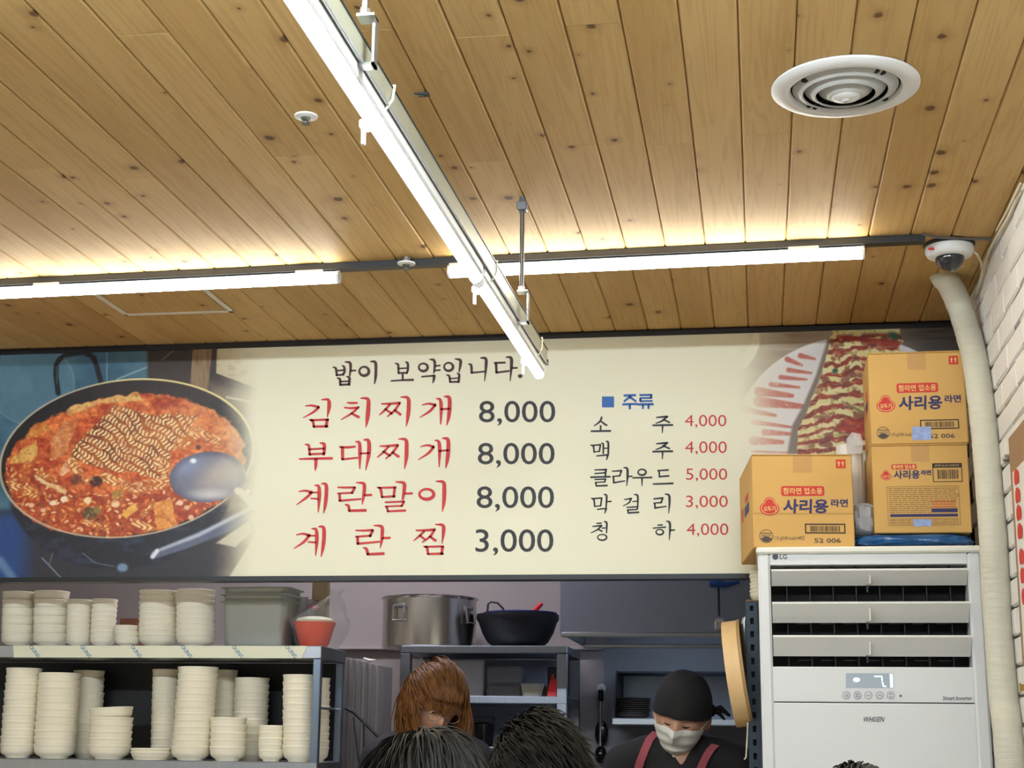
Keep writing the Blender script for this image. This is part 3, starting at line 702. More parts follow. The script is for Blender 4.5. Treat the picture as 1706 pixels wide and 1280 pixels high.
letters('syllable', T_BLUE, [(D_, [[(320,88,18),(405,85,18)],[(365,95,18),(320,132,16)],[(365,100,18),(408,132,16)],[(310,155,18),(418,152,18)],[(362,158,18),(362,188,18)],
 [(440,85,16),(528,83,16)],[(525,85,16),(525,106,16)],[(442,108,14),(528,106,14)],[(442,110,16),(442,130,16)],[(442,131,14),(532,129,14)],[(425,156,18),(540,153,18)],[(462,158,16),(462,186,16)],[(505,158,16),(505,186,16)]], [])])
MB().add([D_(150, 95), D_(242, 95), D_(242, 178), D_(150, 178)], [(0, 1, 2, 3)]).build('square_mark', T_BLUE, sign, fixn=False)
ju = [[(565,255,10),(600,252,14),(650,248,16)],[(645,250,14),(610,280,14),(560,300,8)],[(615,270,12),(665,292,14)],[(538,315,14),(688,312,16)],[(612,318,16),(610,372,8)]]
sh = lambda L_, dy: [[(x, y + dy, w_) for x, y, w_ in s_] for s_ in L_]
letters('syllable', T_DARK, [(D_, [[(148,252,14),(135,285,16),(90,320,8)],[(145,285,12),(170,305,16),(188,315,14)],[(140,318,14),(140,352,14)],[(68,360,14),(215,357,16)]] + ju, [])])
letters('syllable', T_DARK, [(D_, [[(65,465,10),(85,475,14),(90,520,12)],[(75,468,12),(140,462,12)],[(138,465,14),(130,515,12)],[(90,518,10),(132,512,10)],[(145,450,8),(160,460,14),(160,530,12)],[(180,437,8),(198,447,16),(198,535,14)],[(162,490,10),(198,488,10)],[(110,548,10),(192,540,14)],[(195,540,18),(185,578,8)]] + sh(ju, 200), [])])
letters('syllable', T_DARK, [(D_, [[(95,655,10),(185,652,14)],[(180,655,16),(175,700,12)],[(95,682,10),(180,676,12)],[(65,710,14),(212,706,14)],[(95,728,10),(180,724,12)],[(178,726,12),(170,745,12)],[(98,750,10),(175,745,10)],[(103,752,14),(108,775,12)],[(105,777,12),(190,773,14)],
 [(228,665,10),(300,660,14)],[(298,662,14),(285,700,12)],[(230,705,10),(290,698,12)],[(238,708,14),(240,750,14)],[(238,752,14),(325,738,10)],[(315,637,8),(342,645,18),(345,700,18),(338,778,6)],[(345,705,12),(380,702,12)],
 [(385,715,12),(530,712,14)],[(455,718,16),(455,775,8)],[(575,660,12),(655,655,14)],[(585,662,14),(588,700,12)],[(585,706,14),(660,700,14)],[(540,762,12),(690,757,16)]], [(455,672,30,22,14)])])
letters('syllable', T_DARK, [(D_, [[(68,870,8),(88,880,14),(95,935,12)],[(75,874,12),(150,868,12)],[(148,870,14),(140,930,12)],[(95,932,10),(142,928,10)],[(165,842,8),(185,852,16),(182,940,12)],[(185,897,12),(220,894,12)],[(115,955,10),(180,948,12)],[(182,948,18),(172,985,8)],
 [(320,880,8),(375,872,14)],[(372,874,14),(355,905,12),(310,930,6)],[(395,842,8),(422,852,16),(422,930,12)],[(385,895,10),(420,892,10)],[(340,940,10),(425,935,12)],[(422,938,12),(418,955,12)],[(342,960,10),(420,955,10)],[(348,962,14),(350,980,12)],[(348,982,12),(430,977,14)],
 [(545,875,12),(615,868,14)],[(612,870,14),(600,905,12)],[(545,908,10),(605,902,12)],[(552,910,14),(555,942,14)],[(552,945,14),(640,932,10)],[(630,838,8),(660,848,18),(665,900,18),(658,985,6)]], [])])
letters('syllable', T_DARK, [(D_, [[(110,1062,10),(145,1060,12)],[(80,1085,10),(150,1078,14)],[(145,1082,14),(115,1110,12),(65,1135,6)],[(118,1105,10),(150,1122,14)],[(165,1048,8),(186,1058,16),(185,1135,10)],[(150,1098,10),(185,1095,10)],
 [(575,1075,10),(610,1073,12)],[(540,1098,10),(635,1090,12)],[(640,1045,8),(665,1055,18),(668,1110,16),(662,1190,6)],[(668,1115,12),(703,1112,12)]], [(152,1168,34,22,12),(590,1128,28,20,12)])])

# ================================================================== CEILING FIXTURES
def ordn(n): return ['zeroth', 'first', 'second', 'third', 'fourth', 'fifth', 'sixth', 'seventh', 'eighth', 'ninth', 'tenth', 'eleventh', 'twelfth', 'thirteenth', 'fourteenth', 'fifteenth', 'sixteenth', 'seventeenth', 'eighteenth', 'nineteenth', 'twentieth'][n]
def batten(p0, p1, label, r=.0165, tilt=.38, group=None, clips=(.1, .9), clip_len=.06, lit=None, arc=1.9):
    """LED batten from p0 to p1: D-shaped lit diffuser under a white housing"""
    p0 = Vector(p0); p1 = Vector(p1); d = (p1 - p0).normalized(); side = d.cross(Vector((0, 0, 1))).normalized(); upv = Vector((0, 0, 1))
    root = thing('tube_light', (p0 + p1) / 2, label, 'light', group)
    def sect(a, b, n, rr): return [side * math.sin(a + (b - a) * k / n) * rr - upv * math.cos(a + (b - a) * k / n) * rr for k in range(n + 1)]
    dif = sect(-arc + tilt, arc + tilt, 16, r)
    def sweep(sec, q0, q1, closed=True):
        mb = MB(); n = len(sec); mb.add([q0 + s_ for s_ in sec] + [q1 + s_ for s_ in sec], [(i, (i + 1) % n, n + (i + 1) % n, n + i) for i in range(n if closed else n - 1)] + [tuple(range(n))[::-1], tuple(range(n, 2 * n))]); return mb
    e = d * .006
    sweep(dif, p0 + e, p1 - e).build('diffuser', lit or TUBE, root)
    a, b = arc + .02 + tilt, 2 * math.pi - arc - .02 + tilt
    hs = sect(a, b, 6, r * 1.02)
    sweep(hs, p0 + e, p1 - e).build('housing', WHITE_PLASTIC, root)
    full = sect(-math.pi, math.pi - .3, 18, r * 1.08)
    for q0, q1 in ((p0, p0 + e), (p1 - e, p1)): sweep(full, q0, q1).build('end_cap', WHITE_PLASTIC, root)
    for c in clips:
        q = p0 + (p1 - p0) * c
        m4 = Matrix((( d.x, side.x, 0, q.x), (d.y, side.y, 0, q.y), (d.z, side.z, 1, q.z), (0, 0, 0, 1)))
        MB().box((-clip_len / 2, -r * 1.1, r * .55), (clip_len / 2, r * 1.1, r * 1.12), .001, m4).build('mount_clip', WHITE_PLASTIC, root)
    return root

RT = .018
ry = lambda x: 3.765 + (.431 - x) * .0327
rail = MB()
x0, x1 = -2.95, .431
for s_ in (0,):
    vs = []
    for x in (x0, x1):
        for dy in (-.016, .016):
            for z_ in (HC - RT, HC - .0005): vs.append((x, ry(x) + dy, z_))
    rail.add(vs, [(0, 1, 3, 2), (4, 6, 7, 5), (0, 4, 5, 1), (2, 3, 7, 6), (0, 2, 6, 4), (1, 5, 7, 3)])
tag(rail.build('wiring_rail', BLACK_METAL), 'long black wiring rail screwed across the pine ceiling', 'rail')
zt = HC - RT - .0175
xa = PY(566, 461, ry(-1.1)).x; xb = PY(747, 449, ry(-.75)).x; xc = PY(1440, 418, ry(.25)).x
batten((xa - 1.17, ry(xa - 1.17), zt), (xa, ry(xa), zt), 'lit white tube light on the black rail, left of the hanging channel', clips=(.28, .93), clip_len=.075, tilt=.8, arc=1.5)
batten((xb, ry(xb), zt), (xc, ry(xc), zt), 'lit white tube light on the black rail, between hanging channel and camera', clips=(.04, .86), clip_len=.075, tilt=.8, arc=1.5)

# hanging strut channel with its tubes (runs a touch askew)
CXR, CXL, CZ0, CZ1, CYE = -.522, -.563, 2.245, 2.287, 3.802
SK_ = .011
skx = lambda y: (y - 3.8) * SK_
def skew(mb): mb.v = [(p_[0] + skx(p_[1]), p_[1], p_[2]) for p_ in mb.v]; return mb
ch = thing('strut_channel', (-.55, 2.0, CZ0), 'long galvanised strut channel hung below the ceiling towards the menu', 'channel')
t_ = .003
prof = [(CXL, CZ0), (CXL, CZ1), (CXR, CZ1), (CXR, CZ0), (CXR - .011, CZ0), (CXR - .011, CZ0 + t_), (CXR - t_, CZ0 + t_), (CXR - t_, CZ1 - t_), (CXL + t_, CZ1 - t_), (CXL + t_, CZ0 + t_), (CXL + .011, CZ0 + t_), (CXL + .011, CZ0)]
skew(MB().prism(prof, lambda p: (p[0], -1.0, p[1]), lambda p: (p[0], CYE, p[1]))).build('channel_body', GALV, ch)
skew(MB().box((CXR, -1.0, CZ1 - .005), (CXR + .0015, CYE, CZ1 - .002))).build('edge_lip', BLACK_METAL, ch)
skew(MB().box((CXR - .002, -1.0, CZ0 - .0025), (CXR + .002, CYE, CZ0 + .003), .001)).build('bottom_lip', M('lip_grey', S(196, 200, 204), .3, .6), ch)
MB().box((CXR - .004, CYE - .006, CZ0 - .002), (CXR + .003, CYE + .002, CZ0 + .012)).build('end_clip', BLACK_METAL, ch)
WIRE = M('white_wire', S(226, 222, 200), .5, na=.03)
def wire(pts, r, name, parent=None, mat=None, seg=6):
    return MB().tube(pts, r, seg).build(name, mat or WIRE, parent, smooth=True)
# cable ties looped round channel
for yy in (3.70, 3.06, 2.16):
    x = CXR + skx(yy)
    wire([(x - .01, yy + .01, CZ1 + .003), (x + .002, yy, CZ1 + .002), (x + .004, yy - .02, CZ0 + .012), (x - .004, yy - .035, CZ0 - .012), (x - .016, yy - .045, CZ0 - .026)], .0022, 'cable_tie', ch)
TX, TZ = -.5405, 2.2155
for k, (ya, yb) in enumerate(((3.79, 2.96), (2.94, 1.5))):
    tl = batten((TX + skx(ya), ya, TZ), (TX + skx(yb), yb, TZ), ['lit white tube light under the hanging channel, end nearest the menu', 'lit white tube light under the hanging channel, part nearest the camera'][k], r=.0125, tilt=.25, clips=(), clip_len=.03, lit=CHTUBE)
    hb_ = skew(MB().box((TX - .010, yb, TZ + .009), (TX + .014, ya, CZ0 - .001), .002)); hb_.build('batten_body', WHITE_PLASTIC, tl)
# tube clips sticking out on the left of the tubes
for i, yy in enumerate((3.66, 3.03, 2.14)):
    x = TX + skx(yy)
    tag(MB().box((x - .026, yy - .012, TZ - .006), (x - .013, yy + .012, TZ + .008), .002).box((x - .024, yy - .004, TZ - .030), (x - .018, yy + .004, TZ - .006), .001).build('tube_clip', WHITE_PLASTIC), 'small white clip on the hanging tube, ' + ['nearest the menu', 'where two tubes meet', 'nearest the camera'][i], 'clip', 'clips on the hanging tubes')
# drop rods with brackets
def drop_rod(yy, label, bent=True):
    cx_ = CXR + skx(yy); x = cx_ + .004
    root = thing('drop_rod', (cx_ + .01, yy, HC), label, 'hanger', 'rods holding the channel')
    MB().tube([(x, yy, HC - .03), (x, yy, CZ1 + .03)], .0052, 10).build('rod', M('zinc_rod', S(120, 116, 112), .35, .9), root, smooth=True)
    MB().box((x - .012, yy - .012, HC - .034), (x + .012, yy + .012, HC - .012), .002).tube([(x, yy, HC - .012), (x, yy, HC)], .008, 8).build('ceiling_anchor', M('zinc_dark', S(120, 122, 126), .4, .8), root)
    b = MB(); b.box((x - .010, yy - .009, CZ1 + .022), (x + .016, yy + .02, CZ1 + .026)); b.box((x + .012, yy + .0, CZ0 - .008), (x + .016, yy + .02, CZ1 + .026)); b.box((cx_ - .012, yy, CZ0 - .008), (x + .016, yy + .02, CZ0 - .004))
    b.tube([(x, yy, CZ1 + .026), (x, yy, CZ1 + .036)], .008, 6)
    b.build('strap_bracket', M('zinc_strap', S(170, 172, 172), .3, .9), root)
    return root
drop_rod(3.365, 'thin metal rod and strap holding the channel beside the black rail')
drop_rod(1.97, 'metal strap holding the channel close to the camera, at top of photo')
drop_rod(.6, 'metal rod holding the channel above the diners')

# further lights of the dining room, behind the frame's top edge
for yy in (1.75,):
    for k, xx in enumerate((-2.9, -1.65, -.40)):
        batten((xx, yy, zt), (xx + 1.0 + (.17 if k < 2 else -.1), yy, zt), f'lit tube light on the dining ceiling, {ordn(k + 1)} of the cross row', clips=(), tilt=0, lit=ROOMTUBE)

# round air diffuser
vc = PZ(1408, 143, HC); vent = thing('air_diffuser', (vc.x, vc.y, HC), 'round white ceiling air diffuser with concentric rings', 'air vent')
VENT = M('vent_white', S(214, 212, 208), .45, ns=8, na=.06); VENTD = M('vent_dusty', S(170, 168, 162), .6, ns=14, na=.25)
c0 = (vc.x, vc.y, HC)
MB().lathe([(.141, -.001), (.141, -.005), (.136, -.009), (.118, -.013), (.108, -.011), (.104, -.0015)], c0, 56, closed=True).build('flange', VENT, vent, smooth=True)
MB().lathe([(.105, -.0012), (.0, -.0012)], c0, 40).build('throat', DARK, vent)
for (ro, ri, zo, zi) in ((.101, .082, -.003, -.014), (.078, .058, -.005, -.019), (.052, .030, -.008, -.022)):
    MB().lathe([(ro, zo), (ro - .002, zo - .003), (ri, zi - .002), (ri - .002, zi + .001)], c0, 48, closed=True).build('ring_vane', VENTD, vent, smooth=True)
MB().lathe([(.031, -.012), (.030, -.022), (.022, -.027), (.010, -.030), (0, -.030)], c0, 32).build('centre_cone', VENT, vent, smooth=True)
MB().lathe([(.008, -.030), (.006, -.034), (0, -.034)], c0, 16).build('screw', VENTD, vent, smooth=True)
for a in (.6, 2.2, 3.9, 5.3):
    MB().box((vc.x - .003, vc.y - .1, HC - .011), (vc.x + .003, vc.y + .1, HC - .004), 0, Matrix.Translation(vc) @ Matrix.Rotation(a, 4, 'Z') @ Matrix.Translation(-vc)).build('spoke', DARK, vent)

# sprinklers
def sprinkler(p, drop, label):
    root = thing('sprinkler_head', (p.x, p.y, HC), label, 'sprinkler'); c = (p.x, p.y, HC - drop)
    if drop > .01: MB().tube([(p.x, p.y, HC), (p.x, p.y, HC - drop)], .011, 12).build('pipe_stub', M('zinc_strap', S(170, 172, 172)), root, smooth=True)
    MB().lathe([(.024, 0), (.0235, -.003), (.014, -.005), (.0, -.005)], c, 32).build('flange', WHITE_PLASTIC, root, smooth=True)
    MB().lathe([(.011, -.005), (.009, -.010), (.004, -.013), (.003, -.018), (0, -.018)], c, 16).build('nozzle', M('sprinkler_metal', S(110, 112, 104), .35, .8), root, smooth=True)
    MB().lathe([(.009, -.017), (.009, -.0185), (0, -.0185)], c, 12).build('deflector', M('sprinkler_metal'), root)
sprinkler(PZ(510, 193, HC), 0, 'small white round sprinkler on the bare pine left of the channel')
p = PY(677, 436, ry(-.9) - .03); sprinkler(p, HC - p.z + .004, 'small white sprinkler in front of the black rail')

# access hatch
hx0, hx1, hy0, hy1 = -1.866, -1.522, 3.93, 4.225
hatch = thing('access_hatch', ((hx0 + hx1) / 2, (hy0 + hy1) / 2, HC), 'thin metal frame of a ceiling access hatch behind the left tube', 'hatch')
for (a, b) in (((hx0, hy0), (hx1, hy0 + .016)), ((hx0, hy1 - .016), (hx1, hy1)), ((hx0, hy0), (hx0 + .016, hy1)), ((hx1 - .016, hy0), (hx1, hy1))):
    MB().box((a[0], a[1], HC - .005), (b[0], b[1], HC - .0003), .0015).build('frame_strip', M('hatch_aluminium', S(226, 224, 210), .4, .1), hatch)
MB().box((hx0 + .02, hy0 + .02, HC - .003), (hx1 - .02, hy1 - .02, HC - .0003)).build('hatch_panel', WOOD, hatch)
# broken clip left in the ceiling
p = PZ(706, 156, HC)
tag(MB().box((p.x - .011, p.y - .008, HC - .004), (p.x + .011, p.y + .008, HC - .0002)).tube([(p.x, p.y, HC - .004), (p.x - .014, p.y - .03, HC - .012)], .002, 5).build('broken_clip', BLACK_METAL), 'small broken dark clip left in a ceiling plank', 'clip')

# dome camera
p = PZ(1581, 407, HC); cc = (p.x, p.y, HC)
dome = thing('dome_camera', cc, 'white dome security camera with dark glass in the ceiling corner', 'security camera')
MB().lathe([(.064, 0), (.064, -.004), (.061, -.009), (0, -.009)], cc, 40).build('mount_plate', BLACK_METAL, dome, smooth=True)
MB().lathe([(.060, -.009), (.060, -.022), (.055, -.031), (.044, -.036), (.030, -.036)], cc, 40).build('cover', WHITE_PLASTIC, dome, smooth=True)
MB().ell((p.x, p.y, HC - .036), (.036, .036, .036), 32, 20).build('dome_glass', M('dome_glass', S(34, 40, 46), .06, coat=.6, na=.05), dome, smooth=True)
MB().tube([(p.x - .004, p.y - .035, HC - .05), (p.x - .006, p.y - .0375, HC - .053)], .009, 16).build('lens', M('lens_black', S(8, 8, 12), .05, coat=1), dome, smooth=True)
MB().box((p.x - .056, p.y - .045, HC - .027), (p.x - .042, p.y - .04, HC - .021), .001).build('logo_mark', PRINT_RED, dome)
# loose cables in the corner
CAB = M('cream_cable', S(216, 210, 186), .5, na=.05); CABD = M('grey_cable', S(96, 90, 84), .5, na=.05)
tag(wire([PZ(1538, 390, HC - .006), PZ(1560, 395, HC - .008), PZ(1600, 397, HC - .004), PZ(1652, 399, HC - .006)], .0035, 'power_cable', mat=CABD), 'grey cable running from the rail end to the wall', 'cable')
tag(wire([PX(1700, 318, XR - .012), PX(1680, 362, XR - .014), PX(1662, 392, XR - .016), PX(1650, 415, XR - .015), PX(1640, 440, XR - .014), PX(1634, 465, XR - .014), PX(1626, 490, XR - .014), PX(1620, 500, XR - .014)], .004, 'corner_cable', mat=CAB), 'cream cable running down the corner of ceiling and wall', 'cable')
tag(wire([PX(1700, 306, XR - .02), PX(1678, 352, XR - .02), PX(1660, 384, XR - .02)], .003, 'upper_cable', mat=CAB), 'thin cream cable beside the ceiling edge, above the other', 'cable')
tag(wire([PY(1620, 418, p.y), PY(1628, 424, p.y), PX(1634, 436, XR - .03), PX(1637, 452, XR - .016)], .003, 'camera_cable', mat=CAB), 'short cream cable leaving the dome camera', 'cable')

# insulated pipe
pp = [(PX(1560, 456, .50), .022), (PX(1568, 462, .51), .030), (PX(1582, 474, .53), .034), (PX(1597, 506, .555), .034), (PX(1608, 540, .568), .033), (PX(1622, 590, .575), .0335), (PX(1632, 650, .578), .034), (PX(1640, 720, .578), .0335), (PX(1647, 800, .578), .034), (PX(1655, 900, .577), .0345), (PX(1659, 980, .577), .036), (PX(1664, 1060, .577), .034), (PX(1672, 1160, .577), .035), (PX(1684, 1280, .577), .036)]
pts = [q for q, _ in pp]; last = pts[-1]; pts += [Vector((last.x, last.y, .6)), Vector((last.x, last.y, .02))]; rr = [r_ for _, r_ in pp] + [.036, .036]
# subdivide for wrapping wrinkles
fine = []; fr = []
for i in range(len(pts) - 1):
    nseg = max(2, int((pts[i + 1] - pts[i]).length / .009))
    for k in range(nseg):
        t = k / nseg; a, b = pts[max(i - 1, 0)], pts[i]; c, d = pts[i + 1], pts[min(i + 2, len(pts) - 1)]
        fine.append(.5 * (2 * b + (c - a) * t + (2 * a - 5 * b + 4 * c - d) * t * t + (3 * b - a - 3 * c + d) * t ** 3)); fr.append((rr[i] * (1 - t) + rr[i + 1] * t) * (1 + rs.uniform(-.018, .018)))
tag(MB().tube(fine, fr, 20).build('insulated_pipe', M('pipe_wrap', S(206, 202, 184), .6, ns=18, na=.08, bump=.6, stretch=(1, 1, 6)), smooth=True), 'thick cream tape-wrapped pipe running down the brick corner', 'pipe')

# menu board on the right wall
bd = thing('wall_board', (XR - .02, 3.3, 1.5), 'brown menu board with red lettering on the right brick wall', 'board')
MB().box((XR - .024, 2.7, 1.48), (XR - .008, 3.70, 2.01), .002).build('panel', M('board_brown', S(150, 116, 84), .5, ns=4, na=.2), bd)
MB().box((XR - .026, 2.72, 1.50), (XR - .0235, 3.66, 1.92)).build('white_sheet', M('board_white', S(225, 222, 216), .5, na=.02), bd)
for k, (za, zb, ya) in enumerate(((1.88, 1.92, 3.63), (1.845, 1.87, 3.63), (1.80, 1.835, 3.63), (1.76, 1.79, 3.63), (1.70, 1.735, 3.63), (1.66, 1.69, 3.63), (1.61, 1.645, 3.63))):
    mb = MB(); stroke(mb, [(0, 0, 26), (14, 2, 30), (40, -3, 24)], lambda x, y, za=za, zb=zb, ya=ya: Vector((XR - .0268, ya - .005 - x * .0012, (za + zb) / 2 + y * .0012)), 3); mb.build('red_letter', PRINT_RED, bd, fixn=False)
q = PX(1681, 765, XR - .02)
tag(MB().tube([(XR - .002, q.y, q.z), (XR - .03, q.y, q.z)], .012, 16).box((XR - .034, q.y - .012, q.z - .004), (XR - .03, q.y + .012, q.z + .004), .001).build('wall_bolt', M('zinc_strap'), smooth=True), 'small metal bolt on the brick wall beside the board', 'bolt')
q = PX(1702, 1146, XR - .02)
tag(MB().tube([(XR - .002, q.y, q.z), (XR - .022, q.y, q.z)], .008, 14).lathe([(.011, 0), (.011, .003), (0, .003)], (XR - .02, q.y, q.z), 12, mat=Matrix.Translation((XR - .022, q.y, q.z)) @ Matrix.Rotation(-math.pi / 2, 4, 'Y')).build('brass_stud', M('brass_knob', S(190, 160, 90), .3, .9), smooth=True), 'small brass stud low on the right wall', 'stud')

# ================================================================== AIR CONDITIONER
YF = 4.05; AX0, AX1, AZ = 0.0, .562, 1.80; AYB = 4.38
ac = thing('air_conditioner', (.28, YF, 0), 'tall white standing air conditioner with three open louvres and display', 'air conditioner')
o0 = PY(1283, 941, YF); o1 = PY(1612, 941, YF); o2 = PY(1288, 1111, YF); o3 = PY(1621, 1112, YF)
OX0, OX1, OZ0, OZ1 = (o0.x + o2.x) / 2, (o1.x + o3.x) / 2, (o2.z + o3.z) / 2, (o0.z + o1.z) / 2
MB().box((AX0 + .004, YF + .085, 0), (AX1 - .004, AYB, AZ - .016), .004).build('cabinet', WHITE_METAL, ac)
MB().box((AX0 - .004, YF - .004, AZ - .018), (AX1 + .003, AYB + .004, AZ), .005).build('top_cap', M('top_cap_white', S(236, 234, 222), .35, na=.02), ac)
MB().box((AX0, YF, 0), (OX0, YF + .086, AZ - .018), .006).build('side_bezel', WHITE_METAL, ac)
MB().box((OX1, YF, 0), (AX1, YF + .086, AZ - .018), .006).build('side_bezel', WHITE_METAL, ac)
MB().box((OX0 - .001, YF + .004, OZ1), (OX1 + .001, YF + .086, AZ - .018), .002).build('top_bezel', WHITE_METAL, ac)
zp = PY(1450, 1171, YF).z
MB().box((OX0 - .001, YF + .004, zp + .001), (OX1 + .001, YF + .086, OZ0), .002).build('control_panel', M('panel_white', S(228, 230, 230), .25, na=.02), ac)
MB().box((OX0 - .001, YF + .004, .08), (OX1 + .001, YF + .086, zp - .0015), .002).build('front_panel', M('panel_white'), ac)
MB().box((OX0 - .001, YF + .01, .0), (OX1 + .001, YF + .086, .079)).build('base', WHITE_METAL, ac)
MB().box((OX0, YF + .075, OZ0), (OX1, YF + .084, OZ1)).build('outlet_back', DARK, ac)
VANE = M('vane_black', S(32, 34, 38), .4, na=.1)
for k in range(8):
    x = OX0 + (OX1 - OX0) * (k + .7) / 8.4
    MB().box((x - .001, YF + .035, OZ0 + .001), (x + .001, YF + .074, OZ1 - .001)).build('vertical_vane', VANE, ac)
for k in range(7):
    x = OX0 + (OX1 - OX0) * (k + 1.1) / 8.4
    for zz in (OZ0 + .018, OZ0 + .034, OZ0 + .112, OZ0 + .128):
        MB().box((x, YF + .066, zz), (x + .034, YF + .07, zz + .003)).build('grille_bar', M('grille_grey', S(70, 74, 80), .4), ac)
LOUV = M('louvre_white', S(222, 220, 214), .4, na=.02)
for (va, vb) in ((950, 976), (1005, 1038), (1061, 1094)):
    zt_ = PY(1450, va, YF - .012).z; zb_ = PY(1450, vb, YF + .02).z
    a = Vector((0, YF - .014, zt_)); b = Vector((0, YF + .022, zb_)); n_ = Vector((0, .0035, .0018))
    l0, l1 = OX0 + .002, OX1 - .002
    lv = MB().prism([(a.y, a.z - .0015), (b.y, b.z), (b.y + n_.y, b.z + n_.z), (a.y + .007, a.z + .0035), (a.y + .001, a.z + .0035)], lambda q: (l0, q[0], q[1]), lambda q: (l1, q[0], q[1])).build('louvre', LOUV, ac)
    xm = PY(1449, va + 18, YF).x
    MB().box((xm - .0018, YF - .012, zb_ + .002), (xm + .0018, YF + .018, zt_ - .014), .0006).build('louvre_tab', LOUV, lv)
    MB().box((xm - .008, YF + .02, zb_ - .016), (xm - .003, YF + .026, zb_ + .012)).build('linkage_rod', VANE, lv)
YP = YF + .0028
fp = lambda x, y: PY(x, -y, YP)
MB().prism([(1409, 1122), (1488, 1122), (1488.5, 1146), (1409.5, 1146)], lambda q: PY(q[0], q[1], YP), lambda q: PY(q[0], q[1], YP + .001)).build('display', M('display_glass', S(176, 190, 202), .15, na=.03), ac)
dm = emit_mat('display_digits', (.75, .9, 1, 1), .75); d = MB()
YD = YP - .0004
for q in ([(1456.5, 1126), (1470, 1126), (1470, 1128.5), (1456.5, 1128.5)], [(1468, 1128), (1470.5, 1128), (1471, 1135), (1468.5, 1135)], [(1468.5, 1136), (1471, 1136), (1474, 1145), (1471, 1145)], [(1471, 1143), (1477, 1143), (1477, 1145), (1471, 1145)], [(1482, 1123), (1487.5, 1123), (1488, 1146), (1483, 1146)]):
    d.add([PY(x, y, YD) for x, y in q], [(0, 1, 2, 3)])
d.build('display_figures', dm, ac, fixn=False); d = MB()
ringp = [(1427 + 6 * math.cos(k * .5236), 1133 + 4 * math.sin(k * .5236)) for k in range(12)]
d.add([PY(x, y, YD) for x, y in ringp], [tuple(range(12))]); d.build('display_icon', dm, ac, fixn=False)
BTN = M('button_print', S(120, 122, 140), .4)
for k, u_ in enumerate((1409.7, 1428.2, 1446.8, 1465.4, 1484)):
    b = MB(); ringstroke(b, (u_, 1158.8), 6.0, 6.0, .9, lambda x, y: PY(x, y, YD), 20)
    ic = [[[(u_ - 2.5, 1158, 1), (u_ - 1, 1161, 1), (u_ + 2, 1160.5, 1), (u_ + 2.4, 1157, 1)], [(u_, 1155.5, 1), (u_, 1158.5, 1)]], [[(u_ - 3, 1157, 1.4), (u_ + 3, 1157, 1.4)], [(u_ - 3, 1160.5, 1.4), (u_ + 3, 1160.5, 1.4)]], [[(u_ - 3, 1157.5, 1), (u_, 1160.5, 1)], [(u_, 1160.5, 1), (u_ + 3, 1157.5, 1)]], [[(u_ - 3, 1160.5, 1), (u_, 1157.5, 1)], [(u_, 1157.5, 1), (u_ + 3, 1160.5, 1)]], [[(u_ - 3, 1156.5, 1.4), (u_ + 3, 1156.5, 1.4)], [(u_ - 2, 1161, 1.4), (u_ + 2, 1161, 1.4)]]][k]
    for s_ in ic:
        stroke_ = [(x, y, w_) for x, y, w_ in s_]
        # widths below the stroke minimum are drawn as thin quads
        for (x1, y1, w1), (x2, y2, w2) in zip(stroke_[:-1], stroke_[1:]):
            nx_, ny_ = -(y2 - y1), (x2 - x1); L_ = math.hypot(nx_, ny_) or 1; nx_ *= w1 / 2 / L_; ny_ *= w1 / 2 / L_
            b.add([PY(x1 + nx_, y1 + ny_, YD), PY(x2 + nx_, y2 + ny_, YD), PY(x2 - nx_, y2 - ny_, YD), PY(x1 - nx_, y1 - ny_, YD)], [(0, 1, 2, 3)])
    b.build('button', BTN, ac, fixn=False)
b = MB(); b.add([PY(1500.5 + 2.4 * math.cos(k * .6283), 1159.8 + 2.4 * math.sin(k * .6283), YD) for k in range(10)], [tuple(range(10))]); b.build('sensor_dot', BTN, ac, fixn=False)
LOGO = M('logo_dark', S(62, 62, 76), .4)
b = MB(); text_to(b, 'LG', (1299, -932, 1311, -924), lambda x, y: PY(x, -y, YP), .02)
b.add([PY(1291.7 + 5 * math.cos(k * .314), 928 + 5 * math.sin(k * .314), YP) for k in range(20)], [tuple(range(20))]); b.build('logo', LOGO, ac, fixn=False)
b = MB(); text_to(b, 'WHISEN', (1437, -1203, 1472, -1194.5), fp, .004, slant=.25, res=1); b.build('logo', M('logo_ink', S(38, 38, 60), .4), ac, fixn=False)
b = MB(); text_to(b, 'Smart Inverter', (1571, -1167, 1619.5, -1160), fp, .01, res=1); b.build('model_text', LOGO, ac, fixn=False)

